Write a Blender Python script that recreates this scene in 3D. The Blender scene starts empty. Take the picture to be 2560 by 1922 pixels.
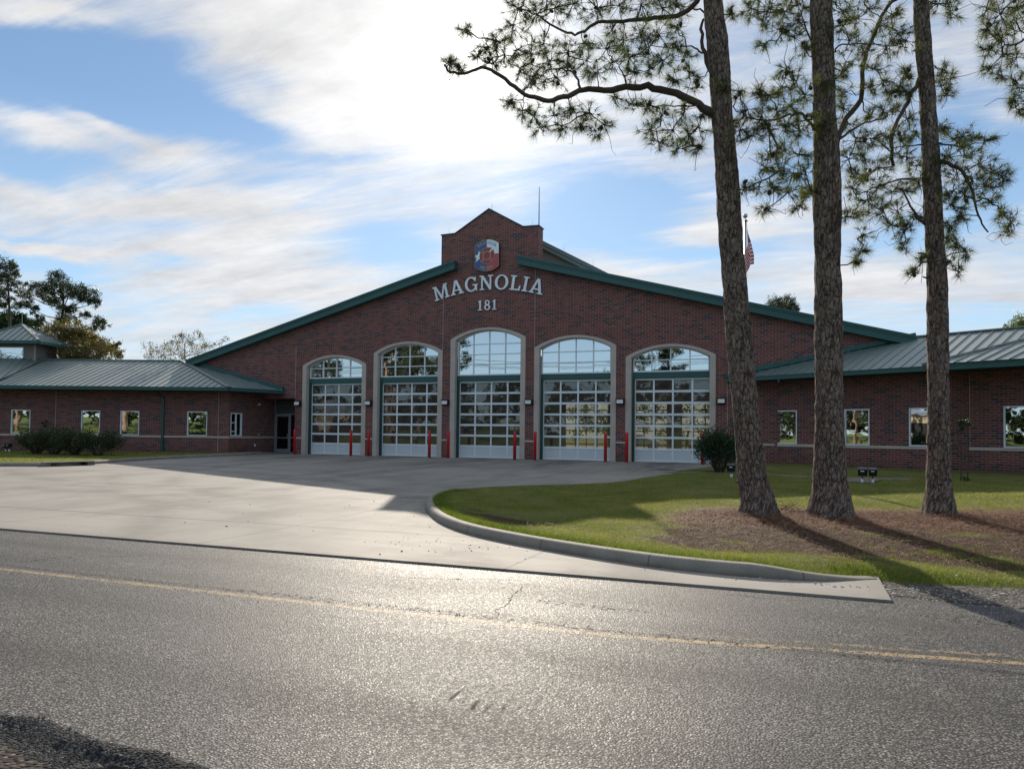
import bpy, bmesh, math, random
import numpy as np
from mathutils import Vector, Matrix, geometry
scene = bpy.context.scene
COL = scene.collection
R = math.radians
random.seed(7)
rng = np.random.default_rng(7)

SKYB=[(-48.7,23.9,4.9,2.0,-0.9,0),(-50.5,21.7,6.5,1.4,-0.8,0),(-54.9,22.7,2.9,1.3,-0.8,0),(-41.5,21.0,3.4,0.8,-0.7,5),(-54.7,16.5,3.6,0.9,-0.75,8),(-49.5,16.9,3.0,0.6,-0.4,10),(-54.6,12.3,2.4,0.2,-0.5,0),(-54.4,10.5,4.1,0.7,-0.6,0),(-51.4,10.2,2.1,0.8,-0.4,0),(-45.8,11.7,1.8,0.4,-0.4,0),(-46.1,14.1,2.1,0.4,-0.25,0),(-34.1,20.2,3.3,0.3,-0.4,-8),(-31.0,14.8,3.4,1.3,-0.5,-10),(-28.5,13.4,2.5,0.9,-0.3,0),(-40.2,8.6,2.5,0.3,-0.5,0),(-13.0,17.5,5.1,1.3,-0.8,8),(-15.8,15.7,4.0,0.9,-0.5,0),(-8.2,14.0,4.9,0.6,-0.6,5),(-14.2,14.5,2.8,0.6,-0.3,0),(9.5,19.7,2.3,1.1,-0.7,0),(13.5,17.7,1.5,1.4,-0.8,0),(8.0,13.3,4.3,1.0,-0.5,0),(0.1,18.7,3.2,1.6,-0.45,0),(11.5,15.4,2.4,1.0,-0.4,0),(12.5,8.2,3.1,0.5,-0.3,5),(-40.2,24.4,2.0,0.7,-0.3,0),(-38,10,7,2.2,0.35,0),(-50.0,19.8,4.2,0.5,0.55,16),(-53.2,18.7,2.8,0.6,0.35,5),(-54.2,22.6,1.3,0.3,0.25,10),(-48.0,15.6,8.5,0.8,0.55,-5),(-53.3,11.8,3.5,0.4,0.6,2),(-42.4,12.5,5.6,1.7,0.3,-10),(-53.7,25.5,4.2,0.5,0.6,-10),(-5.3,15.0,4.2,0.5,0.5,-5),(5.6,10.9,7.0,0.8,0.3,8),(-14.2,12.1,6.0,0.6,0.3,5),(-30.0,28.0,13.1,2.9,0.6,0),(-32.9,22.7,9.2,1.6,0.4,0)]
# ------------------------------------------------------------------ camera, sky, sun, exposure
cam_d = bpy.data.cameras.new('camera'); cam = bpy.data.objects.new('camera', cam_d); COL.objects.link(cam)
cr, cu, cf = Vector((0.93411, 0.35681, 0.01108)), Vector((-0.00034, -0.03015, 0.99955)), Vector((-0.35698, 0.93369, 0.02804))
CAM = Vector((15.7945, -37.4296, 1.3200))
cam.matrix_world = Matrix(((cr.x, cu.x, -cf.x, CAM.x), (cr.y, cu.y, -cf.y, CAM.y), (cr.z, cu.z, -cf.z, CAM.z), (0, 0, 0, 1)))
cam_d.sensor_width = 36; cam_d.lens = 1850 / 2560 * 36; cam_d.shift_y = 73.4 / 2560
cam_d.clip_start = .1; cam_d.clip_end = 3000
scene.camera = cam
scene.view_settings.view_transform = 'Standard'; scene.view_settings.look = 'None'
scene.view_settings.gamma = 1; scene.view_settings.exposure = 1.08
SUN_EL, SUN_AZ = 26.55, -23.7          # azimuth from +Y towards +X
sv = Vector((math.sin(R(SUN_AZ)) * math.cos(R(SUN_EL)), math.cos(R(SUN_AZ)) * math.cos(R(SUN_EL)), math.sin(R(SUN_EL))))
sd = bpy.data.lights.new('sun', 'SUN'); sd.energy = 2.75; sd.angle = R(.5); sd.color = (1, .90, .76)
sun = bpy.data.objects.new('sun', sd); COL.objects.link(sun)
sun.rotation_euler = (-sv).to_track_quat('-Z', 'Y').to_euler()

class NT:
    """tiny node-tree helper"""
    def __init__(s, tree):
        s.t = tree; s.n = tree.nodes; s.l = tree.links
    def new(s, typ, **kw):
        nd = s.n.new(typ)
        for k, v in kw.items(): setattr(nd, k, v)
        return nd
    def link(s, a, b): s.l.new(a, b)
    def put(s, sock, v):
        if hasattr(v, 'links'): s.l.new(v, sock)
        else: sock.default_value = v
    def math(s, op, a, b=0.0, c=None, clamp=False):
        nd = s.new('ShaderNodeMath', operation=op, use_clamp=clamp)
        s.put(nd.inputs[0], a); s.put(nd.inputs[1], b)
        if c is not None: s.put(nd.inputs[2], c)
        return nd.outputs[0]
    def vec(s, x, y, z):
        nd = s.new('ShaderNodeCombineXYZ'); s.put(nd.inputs[0], x); s.put(nd.inputs[1], y); s.put(nd.inputs[2], z); return nd.outputs[0]
    def sep(s, v):
        nd = s.new('ShaderNodeSeparateXYZ'); s.link(v, nd.inputs[0]); return nd.outputs
    def noise(s, v, scale, detail=4, rough=.5, dist=0.0, lac=2.0):
        nd = s.new('ShaderNodeTexNoise'); s.link(v, nd.inputs['Vector'])
        nd.inputs['Scale'].default_value = scale; nd.inputs['Detail'].default_value = detail
        nd.inputs['Roughness'].default_value = rough; nd.inputs['Distortion'].default_value = dist
        return nd.outputs['Fac']
    def vor(s, v, scale, feature='F1', out='Distance'):
        nd = s.new('ShaderNodeTexVoronoi', feature=feature); s.link(v, nd.inputs['Vector']); nd.inputs['Scale'].default_value = scale
        return nd.outputs[out]
    def ramp(s, f, stops, interp='LINEAR'):
        nd = s.new('ShaderNodeValToRGB'); s.put(nd.inputs[0], f); e = nd.color_ramp.elements; nd.color_ramp.interpolation = interp
        while len(e) < len(stops): e.new(.5)
        for i, (p, c) in enumerate(stops):
            e[i].position = p; e[i].color = (*c, 1) if len(c) == 3 else c
        return nd.outputs[0]
    def mr(s, v, a, b, c=0.0, d=1.0, smooth=False):
        nd = s.new('ShaderNodeMapRange'); nd.interpolation_type = 'SMOOTHSTEP' if smooth else 'LINEAR'
        s.put(nd.inputs[0], v)
        for i, q in enumerate((a, b, c, d)): nd.inputs[i + 1].default_value = q
        return nd.outputs[0]
    def mix(s, f, a, b, mode='MIX'):
        nd = s.new('ShaderNodeMix', data_type='RGBA', blend_type=mode)
        s.put(nd.inputs[0], f)
        for i, q in ((6, a), (7, b)):
            if hasattr(q, 'links'): s.link(q, nd.inputs[i])
            else: nd.inputs[i].default_value = (*q, 1)
        return nd.outputs[2]
    def bump(s, h, strength, dist=.01, normal=None):
        nd = s.new('ShaderNodeBump'); nd.inputs['Strength'].default_value = strength; nd.inputs['Distance'].default_value = dist
        s.link(h, nd.inputs['Height'])
        if normal is not None: s.link(normal, nd.inputs['Normal'])
        return nd.outputs[0]
    def mapping(s, v, scale=(1, 1, 1), rot=(0, 0, 0), loc=(0, 0, 0)):
        nd = s.new('ShaderNodeMapping'); s.link(v, nd.inputs[0])
        nd.inputs['Scale'].default_value = scale; nd.inputs['Rotation'].default_value = rot; nd.inputs['Location'].default_value = loc
        return nd.outputs[0]

# ---- sky: physical clear sky with thin cirrus; all of it is a function of direction in the world
world = bpy.data.worlds.new('World'); scene.world = world; world.use_nodes = True
N = NT(world.node_tree); N.n.clear()
tc = N.new('ShaderNodeTexCoord').outputs['Generated']
nsky = N.new('ShaderNodeTexSky', sky_type='NISHITA', sun_disc=False, sun_elevation=R(SUN_EL), sun_rotation=R(SUN_AZ))
nsky.air_density = 1.0; nsky.dust_density = 0.05; nsky.ozone_density = 3.0
vx, vy, vz = N.sep(tc)
az = N.math('MULTIPLY', N.math('ARCTAN2', vx, vy), 57.2958)
el = N.math('MULTIPLY', N.math('ARCSINE', vz), 57.2958)
zc = N.math('MAXIMUM', vz, .03)
wx, wy = N.math('DIVIDE', vx, N.math('ADD', zc, .12)), N.math('DIVIDE', vy, N.math('ADD', zc, .12))
pl = N.vec(wx, wy, 0.0)
plr = N.mapping(pl, scale=(.55, 1.5, 1), rot=(0, 0, R(28)))
n1 = N.noise(plr, .9, 10, .66, 1.3)
n2 = N.noise(N.mapping(pl, scale=(.5, 2.6, 1), rot=(0, 0, R(36)), loc=(3, 1, 0)), 2.6, 10, .70, .9)
cov = N.math('ADD', N.math('MULTIPLY', N.math('SUBTRACT', n1, .5), 2.1), N.math('MULTIPLY', N.math('SUBTRACT', n2, .5), 1.9))
wob = N.math('MULTIPLY', N.math('SUBTRACT', N.noise(pl, 1.6, 6, .6), .5), 5.0)
wob2 = N.math('MULTIPLY', N.math('SUBTRACT', N.noise(N.mapping(pl, loc=(5, 9, 0)), 1.9, 6, .6), .5), 3.2)
azw, elw = N.math('ADD', az, wob), N.math('ADD', el, wob2)
blobs = None
for (ba, be, sa, se, amp, rot) in SKYB:
    c, s_ = math.cos(R(rot)), math.sin(R(rot))
    da, de = N.math('SUBTRACT', azw, ba), N.math('SUBTRACT', elw, be)
    p = N.math('MULTIPLY_ADD', da, c / sa, N.math('MULTIPLY', de, -s_ / sa))
    q = N.math('MULTIPLY_ADD', da, s_ / se / 1.25, N.math('MULTIPLY', de, c / se / 1.25))
    r2 = N.math('MULTIPLY_ADD', p, p, N.math('MULTIPLY', q, q))
    g = N.math('MULTIPLY', N.math('EXPONENT', N.math('MULTIPLY', r2, -.8)), amp)
    blobs = g if blobs is None else N.math('ADD', blobs, g)
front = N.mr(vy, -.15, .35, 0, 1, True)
high = N.mr(el, 14, 48, 0, 1, True)
base_c = N.math('MULTIPLY_ADD', front, .84, N.math('MULTIPLY_ADD', N.math('MULTIPLY', high, N.math('SUBTRACT', 1.0, front)), .75, -.25))  # extra high cloud added behind the camera as fill for the facade
cloud = N.mr(N.math('ADD', N.math('ADD', N.math('MULTIPLY', cov, .70), N.math('MULTIPLY', blobs, 1.12)), base_c), 0.0, 1.08, 0, 1, True)
dt = N.new('ShaderNodeVectorMath', operation='DOT_PRODUCT'); N.link(tc, dt.inputs[0]); dt.inputs[1].default_value = sv
ang = N.math('MULTIPLY', N.math('ARCCOSINE', N.math('MINIMUM', dt.outputs['Value'], 1.0)), 57.2958)
gl = N.math('EXPONENT', N.math('MULTIPLY', ang, -1 / 10.0))
gl2 = N.math('EXPONENT', N.math('MULTIPLY', ang, -1 / 3.6))
edge = N.math('ADD', N.math('MULTIPLY', N.noise(N.mapping(pl, scale=(.6, 1.6, 1), rot=(0, 0, R(28)), loc=(1, 7, 0)), 3.0, 8, .65), .75), N.math('MULTIPLY', N.noise(pl, 7.0, 8, .68, .6), .25))
cl_b = N.math('MULTIPLY', N.math('MULTIPLY_ADD', gl, .13, 0.39), N.mr(edge, .32, .68, .76, 1.18))
cl_c = N.mix(N.mr(N.math('ADD', el, N.math('MULTIPLY', gl, 30)), 0, 26, 0, 1), (.93, .92, .95), (1.0, .985, .965))
bg1 = N.new('ShaderNodeBackground')
# pale veil low ahead, and one added behind the camera to light the facade; the blue itself stays the Nishita sky
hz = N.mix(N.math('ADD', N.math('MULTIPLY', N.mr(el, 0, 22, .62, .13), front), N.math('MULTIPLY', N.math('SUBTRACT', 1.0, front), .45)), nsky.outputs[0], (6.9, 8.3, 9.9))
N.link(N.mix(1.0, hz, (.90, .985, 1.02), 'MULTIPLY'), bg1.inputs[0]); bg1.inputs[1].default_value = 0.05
bg2 = N.new('ShaderNodeBackground'); N.link(cl_c, bg2.inputs[0]); N.link(cl_b, bg2.inputs[1])
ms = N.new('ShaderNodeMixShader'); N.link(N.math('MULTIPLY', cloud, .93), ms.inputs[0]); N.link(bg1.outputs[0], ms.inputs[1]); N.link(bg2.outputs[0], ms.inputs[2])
bg3 = N.new('ShaderNodeBackground'); bg3.inputs[0].default_value = (1, .97, .92, 1)
N.link(N.math('ADD', N.math('MULTIPLY', gl2, .50), N.math('MULTIPLY', gl, .04)), bg3.inputs[1])
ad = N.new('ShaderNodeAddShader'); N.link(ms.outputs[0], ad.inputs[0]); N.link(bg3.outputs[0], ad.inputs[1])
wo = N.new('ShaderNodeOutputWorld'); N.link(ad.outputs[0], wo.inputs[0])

# ------------------------------------------------------------------ materials
def mat(name, col=(.5, .5, .5), rough=.6, metal=0.0, spec=.5):
    m = bpy.data.materials.new(name); m.use_nodes = True
    b = m.node_tree.nodes['Principled BSDF']
    b.inputs['Base Color'].default_value = (*col, 1); b.inputs['Roughness'].default_value = rough
    b.inputs['Metallic'].default_value = metal; b.inputs['Specular IOR Level'].default_value = spec
    return m
def nt(m): return NT(m.node_tree), m.node_tree.nodes['Principled BSDF']
def varied(name, col, rough=.6, amt=.25, scale=3.0, metal=0.0, fine=60, spec=.5):
    """a colour with slight weathering from two noises"""
    m = mat(name, col, rough, metal, spec); N, b = nt(m)
    o = N.new('ShaderNodeTexCoord').outputs['Object']
    f = N.math('ADD', N.math('MULTIPLY', N.noise(o, scale, 5, .6), .7), N.math('MULTIPLY', N.noise(o, fine, 3, .5), .3))
    lo = tuple(c * (1 - amt) for c in col); hi = tuple(min(1, c * (1 + amt)) for c in col)
    N.link(N.ramp(f, [(.3, lo), (.7, hi)]), b.inputs['Base Color'])
    N.link(N.mr(f, .3, .7, rough * .85, min(1, rough * 1.15)), b.inputs['Roughness'])
    return m

def brick_mat():
    m = mat('brick', rough=.75, spec=.35); N, b = nt(m)
    uv = N.new('ShaderNodeUVMap').outputs[0]
    bt = N.new('ShaderNodeTexBrick'); N.link(uv, bt.inputs['Vector'])
    bt.offset = .5; bt.inputs['Scale'].default_value = 1
    bt.inputs['Brick Width'].default_value = .305; bt.inputs['Row Height'].default_value = .1016
    bt.inputs['Mortar Size'].default_value = .0065; bt.inputs['Mortar Smooth'].default_value = .12; bt.inputs['Bias'].default_value = 0
    bt.inputs['Color1'].default_value = (0, 0, 0, 1); bt.inputs['Color2'].default_value = (1, 1, 1, 1); bt.inputs['Mortar'].default_value = (0, 0, 0, 1)
    c = N.ramp(bt.outputs['Color'], [(0, (.075, .052, .058)), (.14, (.070, .050, .058)), (.21, (.11, .054, .050)), (.30, (.20, .062, .054)), (.6, (.25, .080, .066)), (.8, (.19, .062, .055)), (1, (.275, .10, .08))])
    blot = N.noise(uv, .35, 4, .6)
    c = N.mix(N.mr(blot, .3, .7, .0, .18), c, (.10, .05, .05))
    mort = N.mix(N.mr(N.noise(uv, 1.3, 3, .5), .3, .7, 0, 1), (.48, .38, .34), (.38, .30, .27))
    col = N.mix(bt.outputs['Fac'], c, mort)
    gv = N.sep(uv)[1]
    col = N.mix(N.math('MULTIPLY', N.mr(gv, .0, .55, .5, 0), N.mr(N.noise(uv, 1.6, 5, .65), .35, .6, .2, 1)), col, (.055, .042, .04))
    streak = N.noise(N.mapping(uv, scale=(2.2, .16, 1)), 1.0, 5, .65)
    col = N.mix(N.mr(streak, .52, .75, 0, .30), col, (.07, .045, .04))
    fine = N.noise(uv, 90, 3, .6)
    col = N.mix(N.mr(fine, .3, .7, 0, .35), col, (.10, .04, .04), 'MULTIPLY')
    N.link(col, b.inputs['Base Color'])
    h = N.math('SUBTRACT', N.math('MULTIPLY', fine, .2), bt.outputs['Fac'])
    N.link(N.bump(h, .7, .008), b.inputs['Normal'])
    return m
M = {}
M['brick'] = brick_mat()
def stone_mat():
    m = mat('cast_stone', rough=.8, spec=.3); N, b = nt(m)
    o = N.new('ShaderNodeTexCoord').outputs['Object']
    f = N.math('ADD', N.math('MULTIPLY', N.noise(o, 1.3, 5, .6), .6), N.math('MULTIPLY', N.noise(o, 40, 3, .5), .4))
    N.link(N.ramp(f, [(.3, (.41, .345, .30)), (.7, (.56, .485, .43))]), b.inputs['Base Color']); return m
M['stone'] = stone_mat()
M['joint'] = varied('sealant', (.42, .36, .34), .8)
M['green'] = varied('green_paint', (.020, .088, .082), .42, .14, .8, 0, 30)
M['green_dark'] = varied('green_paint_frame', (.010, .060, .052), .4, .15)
def roof_mat():
    m = mat('standing_seam', (.02, .1, .09), .38, .0, 1.0); N, b = nt(m)
    b.inputs['Coat Weight'].default_value = .8; b.inputs['Coat Roughness'].default_value = .52; b.inputs['Coat IOR'].default_value = 2.1; b.inputs['Coat Weight'].default_value = 1.0
    o = N.new('ShaderNodeTexCoord').outputs['Object']
    f = N.noise(o, .8, 5, .6); f2 = N.noise(o, 14, 4, .6)
    N.link(N.ramp(N.math('ADD', N.math('MULTIPLY', f, .6), N.math('MULTIPLY', f2, .4)), [(.3, (.048, .095, .088)), (.7, (.080, .130, .120))]), b.inputs['Base Color'])
    N.link(N.mr(f2, .3, .7, .50, .62), b.inputs['Roughness']); return m
M['roof'] = roof_mat()
M['white'] = varied('white_metal', (.74, .77, .80), .38, .06, .9, .15, 20)
M['panel'] = varied('door_panel', (.60, .63, .67), .35, .05, .7, .1, 20)
M['steel'] = varied('aluminium', (.42, .43, .45), .38, .1, 2, .5)
M['red'] = varied('red_paint', (.50, .012, .016), .38, .15, 2.0)
M['trim_pale'] = varied('pale_fascia', (.16, .21, .20), .5, .12)
M['black'] = varied('black_housing', (.012, .012, .014), .4, .2)
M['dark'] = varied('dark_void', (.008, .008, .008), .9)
M['beige'] = varied('beige_siding', (.20, .175, .16), .75, .1)
M['lens'] = mat('lamp_lens', (.7, .7, .66), .25)
M['gold'] = varied('gold_trim', (.52, .36, .14), .45, .1)
M['blue'] = varied('sign_blue', (.045, .10, .26), .4, .08)
M['signred'] = varied('sign_red', (.40, .07, .10), .4, .08)
M['maltese'] = varied('sign_deep_red', (.30, .05, .05), .4, .1)
M['letter'] = varied('letter_white', (.76, .82, .87), .4, .04)
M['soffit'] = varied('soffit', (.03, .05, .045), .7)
M['pole'] = varied('pole_aluminium', (.55, .57, .58), .3, .08, 2, .6)

def glass_mat(name, refl, tint, trans, rough=.02, wavy=.0, dust=0.0):
    m = bpy.data.materials.new(name); m.use_nodes = True; N = NT(m.node_tree); N.n.clear()
    o = N.new('ShaderNodeTexCoord').outputs['Object']
    gl = N.new('ShaderNodeBsdfGlossy'); gl.inputs['Roughness'].default_value = rough; gl.inputs['Color'].default_value = (.92, .95, .97, 1)
    if wavy:
        N.link(N.bump(N.noise(o, 1.1, 2, .5), wavy, .02), gl.inputs['Normal'])
    tr = N.new('ShaderNodeBsdfTransparent'); tr.inputs[0].default_value = (*tint, 1)
    if dust:
        df = N.new('ShaderNodeBsdfDiffuse'); df.inputs[0].default_value = (.30, .26, .22, 1); m0 = N.new('ShaderNodeMixShader')
        N.link(N.mr(N.noise(o, 2.5, 5, .6), .3, .7, dust * .6, dust * 1.4), m0.inputs[0]); N.link(tr.outputs[0], m0.inputs[1]); N.link(df.outputs[0], m0.inputs[2]); tr = m0
    fr = N.new('ShaderNodeFresnel'); fr.inputs[0].default_value = 1.5
    f = N.math('ADD', N.math('MULTIPLY', fr.outputs[0], 1 - refl), refl, clamp=True)
    mx = N.new('ShaderNodeMixShader'); N.link(f, mx.inputs[0]); N.link(tr.outputs[0], mx.inputs[1]); N.link(gl.outputs[0], mx.inputs[2])
    out = N.new('ShaderNodeOutputMaterial'); N.link(mx.outputs[0], out.inputs[0]); return m
M['glass_door'] = glass_mat('door_glass', .06, (.30, .27, .21), 1, .01, .22, .17)
M['glass_arch'] = glass_mat('arch_glass', .66, (.06, .07, .08), 1, .01, .02)
M['glass_win'] = glass_mat('window_glass', .66, (.05, .05, .05), 1, .01, .12)
M['glass_dark'] = glass_mat('entrance_glass', .06, (.05, .05, .05), 1, .02)

def concrete_mat():
    m = mat('driveway_concrete', rough=.8, spec=.25); N, b = nt(m)
    o = N.new('ShaderNodeTexCoord').outputs['Object']; x, y, z = N.sep(o)
    big = N.noise(o, .22, 5, .6); mid = N.noise(N.mapping(o, scale=(1, 2.5, 1)), 1.4, 6, .65); fine = N.noise(o, 45, 4, .6)
    f = N.math('ADD', N.math('ADD', N.math('MULTIPLY', big, .45), N.math('MULTIPLY', mid, .35)), N.math('MULTIPLY', fine, .2))
    col = N.ramp(f, [(.30, (.19, .175, .156)), (.48, (.275, .253, .226)), (.70, (.355, .327, .294))])
    # saw-cut joints on a 4.97 m grid in front of the bays
    def cut(v, off, per, w):
        t = N.math('ABSOLUTE', N.math('SUBTRACT', N.math('FRACT', N.math('DIVIDE', N.math('ADD', v, off), per)), .5))
        return N.math('LESS_THAN', t, w / per)
    wx = N.math('ADD', x, N.math('MULTIPLY', N.noise(o, 3, 3), .02))
    j = N.math('MAXIMUM', cut(wx, 0.0, 4.967, .022), cut(y, 1.1, 4.6, .045))
    slab = N.new('ShaderNodeTexWhiteNoise', noise_dimensions='2D')
    N.link(N.vec(N.math('FLOOR', N.math('ADD', N.math('DIVIDE', x, 4.967), .5)), N.math('FLOOR', N.math('ADD', N.math('DIVIDE', N.math('ADD', y, 1.1), 4.6), .5)), 0.0), slab.inputs['Vector'])
    col = N.mix(N.mr(slab.outputs['Value'], 0, 1, 0, .28), col, (.22, .20, .18))
    col = N.mix(N.math('MULTIPLY', j, .55), col, (.07, .06, .055))
    # tyre tracks: arcs swung from the street to the bays
    for (cx, cy, r0, wd, st) in ((-2, -4, 17.2, .55, .55), (-2, -4, 19.2, .55, .5), (22, -12, 21.0, .45, .5), (22, -12, 22.9, .45, .5), (-9, -37, 22.5, .5, .45), (-9, -37, 24.6, .5, .45), (8, -8, 15.5, .4, .45), (8, -8, 17.4, .4, .45)):
        d = N.math('SQRT', N.math('ADD', N.math('POWER', N.math('SUBTRACT', x, cx), 2.0), N.math('POWER', N.math('SUBTRACT', y, cy), 2.0)))
        k = N.math('EXPONENT', N.math('MULTIPLY', N.math('POWER', N.math('DIVIDE', N.math('SUBTRACT', d, r0), wd), 2.0), -1.0))
        k = N.math('MULTIPLY', N.math('MULTIPLY', k, st), N.mr(N.noise(o, .9, 4, .6), .35, .6, 0, 1))
        col = N.mix(k, col, (.10, .092, .085))
    st_ = N.noise(N.mapping(o, scale=(1, .35, 1), loc=(4, 2, 0)), .55, 7, .7)
    col = N.mix(N.mr(st_, .48, .66, 0, .5), col, (.13, .115, .10))
    # dark rubber and drips in the lanes, deepened by the doors as painted shade
    lane = N.math('ABSOLUTE', N.math('SUBTRACT', N.math('FRACT', N.math('DIVIDE', N.math('ADD', x, 2.4835), 4.967)), .5))
    k = N.math('MULTIPLY', N.mr(lane, .05, .3, 1, 0, True), N.math('MULTIPLY', N.mr(y, -13, -2, 0, 1, True), N.mr(N.noise(N.mapping(o, scale=(2, .4, 1)), 1.1, 5, .6), .35, .6, 0, .85)))
    col = N.mix(k, col, (.085, .085, .085))
    spk = N.mr(N.vor(o, 9.0), .02, .06, 1, 0); msk = N.mr(N.noise(o, .8, 3), .52, .62, 0, .7)
    col = N.mix(N.math('MULTIPLY', spk, msk), col, (.06, .05, .045))
    # grime that gathers at the gutter by the street edge
    gr = N.math('MULTIPLY', N.mr(y, -28.8, -28.3, .45, 0), N.mr(mid, .35, .6, 0, 1))
    col = N.mix(gr, col, (.12, .10, .085))
    N.link(col, b.inputs['Base Color'])
    N.link(N.mr(f, .3, .7, .66, .86), b.inputs['Roughness'])
    N.link(N.bump(N.math('ADD', fine, N.math('MULTIPLY', j, -2.0)), .35, .004), b.inputs['Normal'])
    return m
M['concrete'] = concrete_mat()
def kerb_mat():
    m = mat('kerb_concrete', rough=.8, spec=.3); N, b = nt(m)
    o = N.new('ShaderNodeTexCoord').outputs['Object']; uv = N.new('ShaderNodeUVMap').outputs[0]; u, v, _ = N.sep(uv)
    f = N.math('ADD', N.math('MULTIPLY', N.noise(o, 1.4, 6, .65), .65), N.math('MULTIPLY', N.noise(o, 50, 4, .6), .35))
    col = N.ramp(f, [(.3, (.155, .138, .118)), (.7, (.30, .27, .235))])
    j = N.math('LESS_THAN', N.math('ABSOLUTE', N.math('SUBTRACT', N.math('FRACT', N.math('DIVIDE', u, 1.9)), .5)), .006)
    col = N.mix(N.math('MULTIPLY', j, .6), col, (.06, .055, .05))
    # dirt line of the gutter, low on the face
    gr = N.math('MULTIPLY', N.mr(v, .0, .07, .7, 0), N.mr(N.noise(o, 3, 4), .3, .6, .2, 1))
    col = N.mix(gr, col, (.09, .075, .06))
    N.link(col, b.inputs['Base Color']); N.link(N.bump(N.noise(o, 60, 4, .6), .4, .004), b.inputs['Normal']); return m
M['kerb'] = kerb_mat()

def asphalt_mat(name='asphalt', shaded_berm=False):
    m = mat(name, rough=.6, spec=.16); N, b = nt(m)
    o = N.new('ShaderNodeTexCoord').outputs['Object']; x, y, z = N.sep(o)
    agg = N.vor(o, 70, 'F1', 'Color'); ar, ag, ab = N.sep(agg)
    ad = N.vor(o, 70)
    ad2 = N.vor(o, 42)
    big = N.noise(N.mapping(o, scale=(.25, 1, 1)), .9, 5, .6); mid = N.noise(o, 3.5, 5, .6)
    st = N.ramp(ar, [(0, (.075, .071, .067)), (.3, (.165, .155, .146)), (.65, (.265, .248, .232)), (.9, (.37, .345, .32)), (1, (.52, .49, .45))])
    col = N.mix(N.mr(ad, .22, .60, 0, .92), st, (.013, .013, .014))
    col = N.mix(N.mr(N.math('ADD', N.math('MULTIPLY', big, .7), N.math('MULTIPLY', mid, .3)), .38, .58, .5, 0), col, (.036, .035, .036))
    # wheel paths: polished a little darker, along the road
    for yc in (-29.7, -30.75, -32.0, -33.4):
        k = N.math('EXPONENT', N.math('MULTIPLY', N.math('POWER', N.math('DIVIDE', N.math('SUBTRACT', y, yc), .28), 2.0), -1.0))
        col = N.mix(N.math('MULTIPLY', N.math('MULTIPLY', k, N.mr(big, .3, .65, .3, 1)), .55), col, (.035, .033, .032))
    # cracks
    cw = N.mapping(o, scale=(1, 1, 1)); 
    wv = N.new('ShaderNodeVectorMath', operation='ADD'); N.link(o, wv.inputs[0])
    nv = N.new('ShaderNodeTexNoise'); N.link(o, nv.inputs[0]); nv.inputs['Scale'].default_value = 4; nv.inputs['Detail'].default_value = 5
    sc = N.new('ShaderNodeVectorMath', operation='SCALE'); N.link(nv.outputs['Color'], sc.inputs[0]); sc.inputs['Scale'].default_value = .35; N.link(sc.outputs[0], wv.inputs[1])
    cr1 = N.new('ShaderNodeTexVoronoi', feature='DISTANCE_TO_EDGE'); N.link(wv.outputs[0], cr1.inputs['Vector']); cr1.inputs['Scale'].default_value = .45
    cr2 = N.new('ShaderNodeTexVoronoi', feature='DISTANCE_TO_EDGE'); N.link(wv.outputs[0], cr2.inputs['Vector']); cr2.inputs['Scale'].default_value = 7
    lc = N.math('MULTIPLY', N.math('LESS_THAN', cr1.outputs['Distance'], .0035), N.mr(N.noise(o, .35, 2), .61, .66, 0, 1))
    # alligator cracking in patches: along the centre seam, in the far lane, right edge
    def patch(cx, cy, rx, ry):
        a = N.math('POWER', N.math('DIVIDE', N.math('SUBTRACT', x, cx), rx), 2.0); c_ = N.math('POWER', N.math('DIVIDE', N.math('SUBTRACT', y, cy), ry), 2.0)
        return N.math('EXPONENT', N.math('MULTIPLY', N.math('ADD', a, c_), -1.0))
    pm = N.math('MAXIMUM', N.math('MAXIMUM', patch(13.8, -30.25, .75, .11), patch(17.6, -29.3, .7, .22)), patch(12, -31.06, 6.5, .08))
    al = N.math('MULTIPLY', N.math('LESS_THAN', cr2.outputs['Distance'], .035), N.math('GREATER_THAN', N.math('MULTIPLY', pm, N.mr(mid, .3, .6, .4, 1.4)), .45))
    crk = N.math('MAXIMUM', lc, al)
    col = N.mix(N.math('MULTIPLY', crk, .9), col, (.008, .008, .009))
    # the open construction seam beside the centre line
    seam = N.math('EXPONENT', N.math('MULTIPLY', N.math('POWER', N.math('DIVIDE', N.math('ADD', N.math('SUBTRACT', y, -31.05), N.math('MULTIPLY', N.math('SUBTRACT', mid, .5), .1)), .05), 2.0), -1.0))
    col = N.mix(N.math('MULTIPLY', seam, .6), col, (.015, .015, .016))
    # paint: worn double yellow line, with gaps where the film cracked off
    wl = N.math('MULTIPLY', N.math('SUBTRACT', N.noise(o, 6, 4, .6), .5), .05)
    yy = N.math('ADD', y, wl)
    slope = N.math('MULTIPLY', N.math('SUBTRACT', N.math('MAXIMUM', x, 14.4), 14.4), .16)
    yl = N.math('SUBTRACT', yy, slope)
    near = N.math('LESS_THAN', N.math('ABSOLUTE', N.math('ADD', yl, 31.22)), .045)
    far = N.math('LESS_THAN', N.math('ABSOLUTE', N.math('ADD', yl, 31.02)), .04)
    wear = N.math('GREATER_THAN', N.math('ADD', N.math('MULTIPLY', N.noise(o, 16, 5, .7), .6), N.math('MULTIPLY', mid, .4)), .44)
    cell = N.new('ShaderNodeTexVoronoi', feature='DISTANCE_TO_EDGE'); N.link(wv.outputs[0], cell.inputs['Vector']); cell.inputs['Scale'].default_value = 7
    frag = N.math('GREATER_THAN', cell.outputs['Distance'], .045)
    pn = N.math('MULTIPLY', N.math('MULTIPLY', near, wear), frag)
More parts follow.
